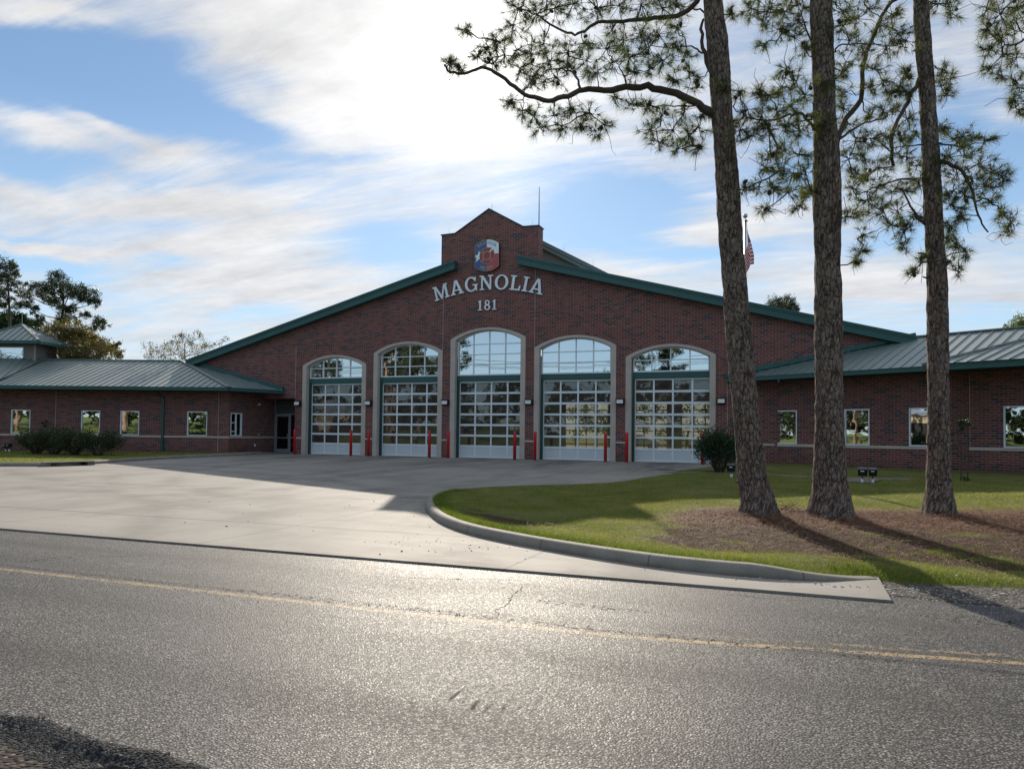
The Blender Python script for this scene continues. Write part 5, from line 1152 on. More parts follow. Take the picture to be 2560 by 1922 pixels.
for x, lb in [(-8.05, 'red bollard left of the pier between first and second bays'), (-6.88, 'red bollard right of the pier between first and second bays'), (-3.0, 'red bollard left of the pier between second and tallest bays'), (-1.85, 'red bollard right of the pier between second and tallest bays'),
              (2.02, 'red bollard left of the pier between tallest and fourth bays'), (3.15, 'red bollard right of the pier between tallest and fourth bays'), (6.9, 'red bollard left of the pier between fourth and fifth bays'), (7.98, 'red bollard right of the pier between fourth and fifth bays'), (11.65, 'red bollard half hidden behind the dark bush by the fifth bay')]:
    dup(bol, (x, -.95, 0), lb)
mb = MB(); mb.tube([(2.78, .4, 12.58), (2.78, .4, 13.9), (2.78, .4, 14.82)], [.03, .022, .014], 6); an = mb.build('antenna', 'cone'); tag(an, 'tall thin whip antenna at the right corner of the parapet', 'antenna')
mb = MB(); mb.tube([(0, .4, 13.78), (0, .4, 13.84), (0, .4, 13.86), (0, .4, 14.22)], [.05, .05, .015, .008], 6); tag(mb.build('lightning_rod', 'pole'), 'small lightning rod on the peak of the brick parapet', 'lightning rod')
for x, y, z, lb in [(-2.63, .4, 12.6, 'small lightning rod on the left step of the parapet'), (2.4, .4, 12.6, 'small lightning rod on the right step, beside the whip antenna'), (3.6, 2.4, zm(3.6), 'small lightning rod on the upper sloping roof edge behind the parapet'), (5.3, 2.4, zm(5.3), 'small lightning rod low on the sloping roof edge behind the parapet')]:
    mb = MB(); mb.tube([(x, y, z), (x, y, z + .04), (x, y, z + .42)], [.03, .01, .006], 5); tag(mb.build('lightning_rod', 'pole'), lb, 'lightning rod')
a0 = apx; mb = MB(); mb.tube([a0, a0 + Vector((0, 0, .75))], .012, 5); tag(mb.build('lightning_rod', 'pole'), 'thin lightning rod on the tip of the small roof lantern', 'lightning rod')
# fittings on the return wall by the entrance
mb = MB(); mb.sphere((-15.28, -.10, 3.02), .075, 10, 7); mb.tube([(-15.40, -.10, 3.02), (-15.30, -.10, 3.02)], .05, 8); tag(mb.build('dome_camera', 'lens', smooth=True), 'white dome camera high on the dark return wall by the entrance', 'camera')
mb = MB(); mb.box(-15.40, -15.37, -.38, -.28, .42, .56); tag(mb.build('outlet_cover', 'letter'), 'small white outlet cover low on the return wall by the entrance', 'outlet')
mb = MB(); mb.box(-15.40, -15.35, -.10, .02, 1.12, 1.24); mb.tube([(-15.35, -.04, 1.18), (-15.26, -.04, 1.16), (-15.25, -.04, 1.10)], .02, 6); tag(mb.build('wall_spigot', 'steel'), 'grey hose tap on the return wall above the stone band', 'spigot')
vt = thing('wall_vent', 'grey square louvred vent on the dark wing wall beside the leaning pine', 'vent', tuple(RW(-.5, 0, 3.28)))
mb = MB(); mb.obox(RW(-.5, 0, 3.28), dr, nr, (0, 0, 1), -.12, .12, -.03, .0, -.12, .12); mb.build('vent_frame', 'stone', vt)
mb = MB()
for k in range(3): mb.obox(RW(-.5, 0, 3.28), dr, nr, (0, 0, 1), -.09, .09, -.04, -.031, -.08 + k * .06, -.05 + k * .06)
mb.build('vent_slats', 'steel', vt)
# manhole and storm drain
mb = MB(); mb.tube([(10.73, -5.97, gzf(-5.97) - .02), (10.73, -5.97, gzf(-5.97) + .008)], .42, 28); tag(mb.build('manhole_cover', 'black'), 'dark round manhole cover set in the apron near the bush', 'manhole cover')
sdn = thing('storm_drain', 'concrete storm drain inlet with a dark mouth in the far left kerb', 'drain', (-12.95, -14.6, -.19))
dA, dB = Vector((-12.72, -14.05, gzf(-14.05))), Vector((-13.25, -15.62, gzf(-15.6)))
dd_ = (dB - dA).normalized(); dnn = Vector((dd_.y, -dd_.x, 0)) * -1
mb = MB()
L_ = (dB - dA).length
for q in ((-.15, .12, -.02, .30, -.05, .175), (L_ - .12, L_ + .15, -.02, .30, -.05, .175), (.12, L_ - .12, -.02, .30, .135, .175)): mb.obox(dA, dd_, dnn, (0, 0, 1), *q)
mb.build('inlet_frame', 'kerb', sdn)
mb = MB(); mb.obox(dA, dd_, dnn, (0, 0, 1), .12, L_ - .12, -.012, .02, .0, .134); mb.build('inlet_mouth', 'dark', sdn)

# flagpole in front of the east wing
fp = thing('flagpole', 'silver flagpole with a ball finial rising behind the leaning pine', 'flagpole', (14.11, -9.48, 0))
fx, fy = 14.11, -9.48
mb = MB(); mb.tube([(fx, fy, -.05), (fx, fy, 3), (fx, fy, 9.15)], [.075, .065, .045], 14); mb.build('pole', 'pole', fp, True)
mb = MB(); mb.sphere((fx, fy, 9.36), .085, 14, 9); mb.tube([(fx, fy, 9.15), (fx, fy, 9.29)], .014, 6); mb.build('finial_ball', 'steel', fp, True)
mb = MB(); mb.tube([(fx - .03, fy - .04, 9.12), (fx + .05, fy - .05, 9.19), (fx + .07, fy - .05, 9.13)], .03, 6); mb.build('pulley', 'black', fp)
mb = MB(); mb.tube([(fx + .06, fy - .05, 9.1), (fx + .085, fy - .05, 1.2)], .005, 4); mb.build('halyard', 'letter', fp)
fm = mat('flag_cloth', rough=.8); N, b = nt(fm); u_, v_, _ = N.sep(N.new('ShaderNodeUVMap').outputs[0])
stp = N.math('LESS_THAN', N.math('FRACT', N.math('MULTIPLY', v_, 6.5)), .5)
c = N.mix(stp, (.72, .70, .70), (.52, .02, .03))
can = N.math('MULTIPLY', N.math('LESS_THAN', u_, .4), N.math('GREATER_THAN', v_, .4615))
sx_ = N.math('ABSOLUTE', N.math('SUBTRACT', N.math('FRACT', N.math('MULTIPLY', u_, 15)), .5)); sy_ = N.math('ABSOLUTE', N.math('SUBTRACT', N.math('FRACT', N.math('MULTIPLY', v_, 17)), .5))
star_ = N.math('LESS_THAN', N.math('MAXIMUM', sx_, sy_), .24)
c = N.mix(can, c, N.mix(star_, (.02, .035, .14), (.7, .7, .72))); N.link(c, b.inputs['Base Color']); M['flag'] = fm
nu, nv = 60, 30; me = bpy.data.meshes.new('flag'); vs, fs, uvs = [], [], []
for i in range(nu + 1):
    for j in range(nv + 1):
        s_, t_ = i / nu, j / nv
        fold = abs(((s_ * 1.5 + .2) % 2) - 1); w_ = .26 * (1 - fold) * (.25 + .75 * min(1, t_ + s_ * .7))
        side = 1 if s_ < .55 else .55
        z = 8.92 - t_ * .95 - s_ * .92 * (1 - .15 * t_)
        vs.append((fx + .05 + w_ * side - .12 * (s_ > .6) * (s_ - .6) * 2, fy - .06 - .05 * math.sin(s_ * 14) * (.3 + t_), z)); uvs.append((s_, 1 - t_))
for i in range(nu):
    for j in range(nv): a = i * (nv + 1) + j; fs.append((a, a + 1, a + nv + 2, a + nv + 1))
me.from_pydata(vs, [], fs); me.materials.append(fm); ul = me.uv_layers.new(name='UVMap')
for p in me.polygons:
    for li in p.loop_indices: ul.data[li].uv = uvs[me.loops[li].vertex_index]
me.polygons.foreach_set('use_smooth', [True] * len(me.polygons))
tag(link('flag', me), 'limp stars and stripes flag hanging from the silver pole', 'flag')

# ------------------------------------------------------------------ ground floodlights
def ground_light(x, y, z, two, lb, rz=0.0):
    t = thing('ground_floodlight', lb, 'lamp', (x, y, z), 'black floodlights on stakes in the lawn')
    for k in range(2 if two else 1):
        xo = x + (.28 * k if two else 0)
        mb = MB(); mb.tube([(xo, y, z - .05), (xo, y, z + .17)], .045, 10); mb.build('stake', 'pole', t, True)
        mb = MB(); mb.tube([(xo, y, z + .17), (xo, y, z + .27)], .018, 6); mb.build('knuckle', 'black', t)
        s_ = .62 - .08 * k
        mb = MB(); mb.hexa([(xo - .20 * s_, y - .10, z + .24), (xo + .20 * s_, y - .10, z + .24), (xo + .17 * s_, y + .12, z + .30), (xo - .17 * s_, y + .12, z + .30), (xo - .22 * s_, y - .14, z + .44), (xo + .22 * s_, y - .14, z + .44), (xo + .19 * s_, y + .10, z + .50), (xo - .19 * s_, y + .10, z + .50)]); mb.build('lamp_head', 'black', t)
        mb = MB(); mb.box(xo - .10 * s_, xo + .06 * s_, y - .150, y - .132, z + .37, z + .40); mb.build('rating_plate', 'lens', t)
ground_light(17.7, -12.75, float(lz(17.7, -12.75)), True, 'pair of black floodlights on short stakes in the lawn between the second and third pines')
ground_light(13.85, -12.1, float(lz(13.85, -12.1)), False, 'single black floodlight on a stake by the walk, left of the leaning pine')
ground_light(-25.6, -8.7, float(lzl(0, -8.7)), True, 'pair of black floodlights on stakes at the left end of the hedge')

# ------------------------------------------------------------------ trees
def bark_trunk(mbx, pts, radii, nseg=28, step=.09):
    """trunk as its own mesh with bark plates in relief; uv in metres around and along"""
    P = catmull(pts, 6); n0 = len(P); rad = np.interp(np.linspace(0, 1, n0), np.linspace(0, 1, len(radii)), radii)
    L = [0]
    for i in range(1, n0): L.append(L[-1] + (P[i] - P[i - 1]).length)
    m = max(4, int(L[-1] / step)); tt = np.linspace(0, L[-1], m); Pa = np.array([list(p) for p in P])
    C = np.stack([np.interp(tt, L, Pa[:, k]) for k in range(3)], 1); rr = np.interp(tt, L, rad)
    base = len(mbx['v'])
    for i in range(m):
        d = C[min(i + 1, m - 1)] - C[max(i - 1, 0)]; d /= np.linalg.norm(d)
        a = np.cross(d, (0, 1, 0)); a /= np.linalg.norm(a); b_ = np.cross(d, a)
        for k in range(nseg + 1):
            th = 2 * math.pi * k / nseg
            kk = k % nseg
            rel = .5 * math.sin(kk * 2.4 + tt[i] * 3.1 + 1.3 * math.sin(tt[i] * 2.2)) + .5 * math.sin(kk * 5.1 - tt[i] * 9.7) + (mbx['r'].random() - .5) * 1.1
            r_ = rr[i] * (1 + (.16 * math.exp(-max(0, C[i][2] + .25) / .22) * math.sin(5 * th + C[0][0] * 7) if C[i][2] < 1.2 else 0)) * (1 + .035 * math.sin(tt[i] * 2.1 + 2 * th)) + .012 * rel * min(1, rr[i] / .15)
            mbx['v'].append(C[i] + a * math.cos(th) * r_ + b_ * math.sin(th) * r_); mbx['uv'].append((th * max(.12, rr[i]), tt[i]))
    for i in range(m - 1):
        for k in range(nseg):
            q = base + i * (nseg + 1) + k; mbx['f'].append((q, q + nseg + 1, q + nseg + 2, q + 1))
def mesh_uv(name, d, m, parent):
    me = bpy.data.meshes.new(name); me.from_pydata([tuple(v) for v in d['v']], [], d['f']); me.materials.append(M[m])
    ul = me.uv_layers.new(name='UVMap'); vi = np.zeros(len(me.loops), np.int32); me.loops.foreach_get('vertex_index', vi)
    ul.data.foreach_set('uv', np.array(d['uv'], np.float32)[vi].ravel()); me.polygons.foreach_set('use_smooth', [True] * len(me.polygons))
    return link(name, me, parent)
def needles_at(pos, dirs, n, length, width, g):
    """bundles of needles radiating round each twig tip"""
    k = len(pos); p = np.repeat(pos, n, 0); d = np.repeat(dirs, n, 0)
    rnd = unit(g.normal(0, 1, (k * n, 3))); side = unit(rnd - d * np.sum(rnd * d, 1, keepdims=True))
    ang = g.uniform(.2, 1.65, (k * n, 1)); nd = unit(d * np.cos(ang) + side * np.sin(ang)); nd[:, 2] -= .10; nd = unit(nd)
    p = p - d * g.uniform(0, .08, (k * n, 1)); L = length * np.repeat(g.uniform(.66, 1.15, (k, 1)), n, 0) * g.uniform(.75, 1.1, (k * n, 1)); L = L * (g.random((k * n, 1)) < np.repeat(g.uniform(.55, 1.0, (k, 1)), n, 0)) + .02
    w = unit(np.cross(nd, g.normal(0, 1, (k * n, 3)))) * width
    tip = p + nd * L; tip[:, 2] -= .015
    return np.stack([p - w * .5, p + w * .5, tip], 1).reshape(-1, 3)
PINES = [('A', 'tall leaning pine nearest the driveway, with a long bough reaching left over the roof', [(15.14, -21.99, -.42), (15.10, -22.0, .1), (15.01, -22.03, .5), (14.91, -22.07, 1.66), (14.79, -22.12, 2.85), (14.67, -22.17, 4.45), (14.60, -22.19, 5.25), (14.53, -22.22, 6.46), (14.44, -22.25, 7.67), (14.35, -22.29, 9.05), (14.25, -22.33, 10.1), (14.1, -22.4, 12.5), (14.0, -22.4, 16)], [.42, .32, .28, .262, .243, .236, .232, .218, .21, .20, .185, .14, .05]),
         ('B', 'straight middle pine of the three, with the thickest trunk', [(16.47, -21.77, -.42), (16.45, -21.78, .1), (16.43, -21.79, .5), (16.42, -21.79, 1.67), (16.41, -21.79, 2.84), (16.40, -21.8, 4.4), (16.36, -21.81, 5.6), (16.34, -21.82, 7.57), (16.27, -21.85, 9.97), (16.2, -21.9, 13), (16.2, -21.9, 17)], [.47, .37, .31, .268, .25, .245, .225, .215, .20, .14, .05]),
         ('C', 'slimmer pine on the right of the three, with drooping boughs', [(18.47, -20.65, -.42), (18.47, -20.65, .1), (18.465, -20.65, .5), (18.465, -20.65, 2.1), (18.45, -20.66, 4.5), (18.41, -20.67, 5.3), (18.31, -20.71, 7.74), (18.17, -20.76, 10.2), (18.1, -20.8, 13), (18.1, -20.8, 16.5)], [.35, .27, .22, .195, .182, .172, .153, .137, .10, .04]),
         ('D', 'fourth pine off the right edge, only its hanging needles in view', [(22.3, -19.0, -.42), (22.25, -19.0, 3), (22.2, -19.1, 8), (22.1, -19.1, 12), (22.1, -19.1, 15)], [.30, .23, .19, .12, .04])]
cone_me = None
def pine(key, label, tpts, trad):
    g = np.random.default_rng(ord(key)); limbs, blobs = PINE[key]
    T = thing('pine_tree', label, 'pine tree', tpts[1][:2] + (float(lz(*tpts[1][:2])),), 'pines standing in the straw bed')
    d = {'v': [], 'f': [], 'uv': [], 'r': g}
    bark_trunk(d, tpts, trad)
    if key == 'B': bark_trunk(d, [(16.50, -21.86, 7.4), (16.53, -21.93, 6.7), (16.545, -21.95, 5.9), (16.53, -21.93, 5.0), (16.48, -21.88, 4.2)], [.07, .085, .10, .10, .08], 14)
    # flared root collar
    mesh_uv('trunk', d, 'bark', T)
    mb = MB(); nodes = []
    for r0, r1, pts in limbs:
        if key == 'D': pts = [min(tpts, key=lambda q: abs(q[2] - pts[0][2]))] + list(pts)
        P = catmull(pts, 4); n = len(P)
        for i in range(1, n - 1): P[i] = P[i] + Vector(g.normal(0, .012, 3).tolist())
        rad = [.66 * (r0 + (r1 - r0) * (i / (n - 1)) ** .8) for i in range(n)]; mb.tube(P, rad, 8, jit=.08)
        nodes += [np.array(p) for p in P[2:]]
    for k in range(7 if key != 'D' else 0):   # snapped dead stubs on the bole
        _c = catmull(tpts, 4); p = _c[min(len(_c) - 2, 4 + k * 3)]; a = g.uniform(0, 6.28); q = p + Vector((math.cos(a), math.sin(a), .25)) * (.24 + g.uniform(.0, .12)); mb.tube([p, q, q + Vector((0, 0, .02))], [.030, .016, .006], 5, jit=.2)
    # extra limbs above the frame so the crown is whole
    tp = catmull(tpts, 4); hi = [p for p in tp if p.z > 8.5]
    extra = []
    for k in range(7 if key != 'D' else 0):
        p = hi[g.integers(0, len(hi))]; a = g.uniform(0, 6.28); L = g.uniform(1.2, 2.6)
        q = [p, p + Vector((math.cos(a) * L * .5, math.sin(a) * L * .5, .25)), p + Vector((math.cos(a) * L, math.sin(a) * L, .8))]
        if min(v.z for v in q) > 11.2: 
            mb.tube(catmull(q, 3), [.045, .04, .035, .03, .025, .02, .012], 6); extra.append(q[2])
            blobs2 = [tuple(q[2]) + (.5,), tuple(q[1] + Vector((0, 0, .3))) + (.35,)]; extra += []
            blobs = blobs + blobs2; nodes += [np.array(v) for v in q]
    for p in tp:
        if p.z > 3.9: nodes.append(np.array(p))
    nodes = [np.array(v, float) for v in nodes]
    hubs = sorted([np.array(b_[:4], float) for b_ in blobs], key=lambda h: min(np.linalg.norm(h[:3] - q) for q in nodes))
    tw, pos, dirs = [], [], []
    for h in hubs:
        arr = np.array(nodes); dist = np.linalg.norm(arr - h[:3], axis=1); j = int(np.argmin(dist)); a = arr[j]; L = dist[j]
        if L > .05:
            mid1 = a * .66 + h[:3] * .34 + g.normal(0, .07 * min(L, 1), 3); mid2 = a * .33 + h[:3] * .67 + g.normal(0, .07 * min(L, 1), 3) - np.array([0, 0, .04 * L])
            r_ = min(.022, .009 + .012 * L); mb.tube([a, mid1, mid2, h[:3]], [r_, r_ * .85, r_ * .7, r_ * .6], 5); nodes += [mid1, mid2, h[:3]]
        for _ in range(2):   # bare curling twiglets between the sprays
            q = h[:3] + unit(g.normal(0, 1, 3)) * g.uniform(.2, .5); q[2] -= .05
            mb.tube([h[:3], (h[:3] + q) / 2 + g.normal(0, .05, 3), q, q + g.normal(0, .07, 3)], [.007, .006, .0045, .003], 4, cap=False)
        rb = h[3] * 1.2; n = int(5 + rb * 30)
        off = unit(g.normal(0, 1, (n, 3))) * rb * g.uniform(.5, 1.25, (n, 1)); off[:, 2] *= .9
        for o_ in off:
            e = h[:3] + o_; dirn = unit(o_ + np.array([0, 0, .05]) + g.normal(0, .05, 3)); m1 = h[:3] + o_ * .5 + g.normal(0, .02, 3) - np.array([0, 0, .02])
            mb.tube([h[:3], m1, e], [.007, .0055, .0045], 4, cap=False); pos.append(e); dirs.append(dirn)
            if g.random() < .22: pos.append(m1); dirs.append(unit(o_ + g.normal(0, .3, 3)))
    mb.build('branches', 'twig', T, True, uv=False)
    V = needles_at(np.array(pos), np.array(dirs), 46, .205, .0056, g)
    fast_mesh('foliage', V, 3, 'needle', T)
    global cone_me
    if cone_me is None:
        cb = MB(); cb.sphere((0, 0, 0), 1, 8, 6, (.038, .038, .055)); o_ = cb.build('cone', 'cone', T, True, False); cone_me = o_.data; o_.location = Vector(pos[3]) ; o_.matrix_parent_inverse = world_of(T).inverted()
    for k in g.choice(len(hubs), min(len(hubs), {'A': 26, 'B': 22, 'C': 16, 'D': 6}[key]), replace=False):
        o_ = bpy.data.objects.new('cone', cone_me); COL.objects.link(o_); o_.parent = T; o_.matrix_parent_inverse = world_of(T).inverted()
        o_.location = tuple(hubs[k][:3] + g.normal(0, .06, 3)); o_.rotation_euler = tuple(g.uniform(-1, 1, 3)); 
    # ragged scales of bark and stub at the collar
    return T
for a in PINES: pine(*a)

def at(px, py, dist):
    """point `dist` metres from the camera station, for siting far trees"""
    d = cf + cr * ((px - 1280) / 1850) - cu * ((py - 1034.4) / 1850); return CAM + d.normalized() * dist
def leaf_cloud(centres, radii, n_per, size, asp, g, flat=.8, shell=.55, down=0.0):
    V = []
    for c, r_ in zip(centres, radii):
        n = max(6, int(n_per * (r_ ** 2)))
        # sub-clumps inside each mass keep gaps between sprays
        k = max(4, int(n / 30)); cc_ = np.array(c) + unit(g.normal(0, 1, (k, 3))) * r_ * g.uniform(shell, 1.0, (k, 1)) * np.array([1, 1, flat])
        own = cc_[g.integers(0, k, n)] + g.normal(0, r_ * .17, (n, 3))
        d = unit(g.normal(0, 1, (n, 3)) + np.array([0, 0, down])); s_ = unit(np.cross(d, g.normal(0, 1, (n, 3))))
        L = size * g.uniform(.6, 1.3, (n, 1)); W = L * asp
        a = own - d * L / 2; b_ = own + d * L / 2
        V.append(np.stack([a, own + s_ * W / 2, b_, own - s_ * W / 2], 1).reshape(-1, 3))
    return np.concatenate(V)
def far_tree(name, label, cat, base, centres, radii, leafm, n_per, size, asp, trunk_r, seed, group=None, flat=.8, shell=.55, limb_m='twig', twig_n=0):
    g = np.random.default_rng(seed); T = thing(name, label, cat, tuple(base), group)
    base = Vector(base); C = [Vector(c) for c in centres]; topz = max(c.z for c in C); cx_ = sum(c.x for c in C) / len(C); cy_ = sum(c.y for c in C) / len(C)
    top = Vector((cx_ * .5 + base.x * .5, cy_ * .5 + base.y * .5, base.z + (topz - base.z) * .92))
    tr_ = catmull([base - Vector((0, 0, .2)), base.lerp(top, .35) + Vector(g.normal(0, .12, 3).tolist()), base.lerp(top, .7) + Vector(g.normal(0, .15, 3).tolist()), top], 4)
    mb = MB(); mb.tube(tr_, np.linspace(trunk_r, trunk_r * .3, len(tr_)).tolist(), 8); mb.build('trunk', limb_m, T, True, False)
    mb = MB()
    for c, r_ in zip(C, radii):
        best = min((p for p in tr_), key=lambda p: (p - c).length + abs(p.z - (c.z - (p - c).length * .5)) * .6)
        m_ = best.lerp(c, .5) + Vector((0, 0, -.08 * (c - best).length)); lr = trunk_r * .22
        mb.tube([best, m_, c], [lr, lr * .7, lr * .35], 5)
        for k in range(4 + twig_n):
            e = c + Vector(unit(g.normal(0, 1, 3)).tolist()) * r_ * g.uniform(.6, 1.05); mb.tube([c, (c + e) / 2 + Vector(g.normal(0, .05, 3).tolist()), e], [lr * .35, lr * .25, lr * .12], 4, cap=False)
    mb.build('branches', limb_m, T, True, False)
    fast_mesh('foliage', leaf_cloud([list(c) for c in C], radii, n_per, size, asp, g, flat, shell), 4, leafm, T)
    return T
def from_px(lst, sx, ox, oy, dist, seed, jit=1.5):
    g = np.random.default_rng(seed); cs, rs = [], []
    for x, y, r_ in lst:
        dd = dist + g.uniform(-jit, jit); p = at(ox + x * sx, oy + y * sx, dd); cs.append(p); rs.append(r_ * sx * dd / 1850)
    return cs, rs
r4 = .15656
cs, rs = from_px([(940, 400, 150), (640, 520, 130), (770, 640, 110), (1240, 560, 160), (1100, 600, 120), (1430, 640, 140), (1500, 760, 90), (900, 760, 110), (400, 600, 100), (380, 740, 100), (530, 860, 80), (1060, 940, 120), (1350, 950, 80), (640, 1000, 70), (1580, 1040, 90), (1660, 1090, 80), (1540, 1160, 80), (1130, 820, 100), (620, 1080, 80), (860, 540, 110), (1000, 1040, 90)], r4, 0, 640, 75, 3)
far_tree('pine_tree', 'broad flat-crowned pine standing alone behind the west wing roof', 'pine tree', at(148, 1100, 75) * 1.0, cs, rs, 'needle_far', 1500, .30, .16, .26, 11)
cs, rs = from_px([(80, 120, 110), (200, 170, 60), (140, 260, 110), (280, 300, 70), (60, 380, 100), (200, 420, 70), (380, 430, 60), (100, 560, 80), (60, 800, 70), (180, 700, 60), (300, 590, 60), (250, 820, 70), (20, 640, 60), (-80, 300, 120), (-120, 500, 120), (-60, 150, 90), (-100, 720, 110)], r4, 0, 640, 82, 4)
far_tree('pine_tree', 'taller sparse pine cut by the left edge, beside the broad-crowned one', 'pine tree', at(8, 1100, 82), cs, rs, 'needle_far', 1200, .30, .16, .22, 12)
cs, rs = from_px([(100, 1030, 150), (260, 1060, 140), (420, 1090, 110), (20, 1100, 140), (560, 1140, 80), (340, 970, 60), (-120, 1050, 160), (200, 1150, 150), (450, 1200, 110)], r4, 0, 640, 88, 5)
far_tree('evergreen_tree', 'low dark dense evergreen behind the small roof lantern', 'tree', at(40, 1095, 88), cs, rs, 'leaf_dark', 1300, .34, .35, .35, 13)
cs, rs = from_px([(800, 1240, 130), (950, 1200, 150), (1100, 1250, 160), (1280, 1180, 140), (1250, 1350, 180), (1400, 1300, 150), (1500, 1450, 160), (1650, 1400, 130), (1750, 1500, 120), (1850, 1420, 80), (1300, 1550, 200), (1000, 1450, 180), (1600, 1600, 160), (1900, 1580, 100), (1230, 1060, 60), (1080, 1030, 60), (1000, 1640, 200), (1300, 1750, 220)], r4, 0, 640, 60, 6)
far_tree('budding_tree', 'golden-leaved budding tree directly behind the west wing ridge', 'tree', at(190, 1100, 60), cs, rs, 'leaf_gold', 1900, .14, .5, .16, 14, None, .85, .35, 'twig', 8)
cs, rs = from_px([(1040, 740, 50), (1100, 770, 60), (1160, 760, 60), (1250, 660, 45), (1300, 700, 70), (1380, 670, 50), (1420, 740, 60), (1230, 760, 70), (1330, 770, 80), (1490, 720, 40), (1550, 700, 35), (1200, 700, 40), (1050, 800, 60), (1180, 830, 70), (1320, 850, 80)], .36117, 0, 600, 56, 7, 1.0)
far_tree('budding_tree', 'thin bare-twigged budding tree left of the gable roof', 'tree', at(460, 1100, 56), cs, rs, 'leaf_gold', 620, .10, .5, .08, 15, None, .85, .3, 'twig', 16)
cs, rs = from_px([(0, 0, 26), (24, -8, 20), (40, 6, 16), (-18, 10, 14), (10, 30, 30)], 1, 1945, 765, 90, 8)
far_tree('pine_tree', 'pine top peeping over the right slope of the gable roof', 'pine tree', at(1950, 1100, 90), cs, rs, 'needle_far', 1400, .30, .2, .2, 16)
cs, rs = from_px([(0, 0, 26), (-26, 14, 16), (30, -6, 26), (60, -12, 30), (20, 26, 30), (70, 30, 34), (110, 0, 30)], 1, 2545, 815, 60, 9)
far_tree('budding_tree', 'yellow-green treetop above the east wing ridge at the right edge', 'tree', at(2580, 1100, 60), cs, rs, 'leaf_lime', 1500, .16, .5, .12, 17, None, .85, .4)

# ------------------------------------------------------------------ shrubs
def shrub(name, label, x, y, z, rx, h, leafm, seed, n=2600, size=.10, asp=.22, group=None, stems=26):
    g = np.random.default_rng(seed); T = thing(name, label, 'bush', (x, y, z), group)
    mb = MB(); tips = []
    for k in range(stems):
        a = g.uniform(0, 6.28); r_ = rx * math.sqrt(g.uniform(.05, .95)); hh = h * (1 - .45 * (r_ / rx) ** 2) * g.uniform(.7, 1.0)
        e = Vector((x + math.cos(a) * r_, y + math.sin(a) * r_, z + hh)); m_ = Vector((x + math.cos(a) * r_ * .45, y + math.sin(a) * r_ * .45, z + hh * .5))
        mb.tube([(x + math.cos(a) * .12, y + math.sin(a) * .12, z - .03), m_, e], [.016, .011, .005], 5, cap=False); tips.append(e)
    mb.build('stems', 'twig', T, True, False)
    V = []; per = n // stems
    for e in tips:
        low = Vector((x, y, z + .25)); k = g.uniform(.25, 1.0, (per, 1)) ** .6
        c = np.array(low) * (1 - k) + np.array(e) * k + g.normal(0, rx * .13, (per, 3)); c[:, 2] = np.maximum(c[:, 2], z + .08)
        out = unit(c - np.array([x, y, z + h * .3])); d = unit(out + g.normal(0, .55, (per, 3)) + np.array([0, 0, .35])); s_ = unit(np.cross(d, g.normal(0, 1, (per, 3))))
        L = size * g.uniform(.6, 1.4, (per, 1)); W = L * asp
        V.append(np.stack([c, c + d * L * .5 + s_ * W, c + d * L, c + d * L * .5 - s_ * W], 1).reshape(-1, 3))
    fast_mesh('leaves', np.concatenate(V), 4, leafm, T); return T
shrub('oleander_bush', 'dark round oleander bush in front of the fifth bay, beside the leaning pine', 13.15, -8.75, float(lz(13.15, -8.75)), 1.05, 1.62, 'leaf_bush', 21, 5200, .14, .12, None, 46)
for k, (x, y, rx, h, lb) in enumerate([(-22.1, -9.5, 1.1, 1.25, 'leftmost of the four hedge bushes under the west wing windows'), (-20.6, -9.6, 1.15, 1.5, 'second hedge bush from the left under the west wing windows'), (-19.1, -9.6, 1.15, 1.35, 'third hedge bush from the left under the west wing windows'), (-17.6, -9.5, 1.2, 1.5, 'rightmost hedge bush, in front of the second wing window')]):
    shrub('hedge_bush', lb, x, y, float(lzl(0, y)), rx, h, 'leaf_hedge', 30 + k, 4200, .09, .3, 'hedge bushes in front of the west wing', 40)
sp = thing('sapling', 'spindly two-stemmed sapling with a leafy tuft against the east wing wall', 'sapling', (20.86, -9.9, float(lz(20.86, -9.9))))
g_ = np.random.default_rng(3); mb = MB(); z0 = float(lz(20.86, -9.9))
S = [[(20.80, -9.9, z0), (20.83, -9.9, z0 + .9), (20.74, -9.9, z0 + 1.35), (20.80, -9.9, z0 + 1.9)], [(20.98, -9.9, z0), (21.02, -9.9, z0 + .8), (21.0, -9.9, z0 + 1.5), (20.9, -9.9, z0 + 2.0)], [(20.83, -9.9, z0 + .85), (20.65, -9.95, z0 + 1.15), (20.52, -9.95, z0 + 1.5)], [(21.02, -9.9, z0 + 1.2), (21.12, -9.9, z0 + 1.5)]]
for q in S: P = catmull(q, 4); mb.tube(P, np.linspace(.022, .008, len(P)).tolist(), 6)
mb.build('stems', 'twig', sp, True, False)
cen = [(20.85, -9.9, z0 + 1.95), (20.78, -9.9, z0 + 1.75), (20.95, -9.85, z0 + 1.85), (20.53, -9.95, z0 + 1.5), (20.88, -9.95, z0 + .03), (20.98, -9.9, z0 + .05)]
fast_mesh('leaves', leaf_cloud(cen, [.22, .16, .18, .10, .16, .14], 4200, .07, .4, g_, .8, .2), 4, 'leaf_dark', sp)
pt = LW(-11.35, -.14, 0); vn = thing('climbing_plant', 'small leafy climber on the brick between the two leftmost wing windows', 'plant', (pt.x, pt.y, .1))
mb = MB(); q = catmull([pt, LW(-11.5, -.12, .8), LW(-11.2, -.12, 1.3), LW(-10.95, -.12, 1.75)], 4); mb.tube(q, .012, 5); mb.build('stems', 'twig', vn, True, False)
fast_mesh('leaves', leaf_cloud([list(LW(-11.1, -.14, 1.6)), list(LW(-11.3, -.14, 1.3)), list(LW(-11.5, -.14, .95)), list(LW(-10.95, -.14, 1.8))], [.16, .14, .12, .10], 5200, .08, .5, g_, 1, .2), 4, 'leaf_dark', vn)

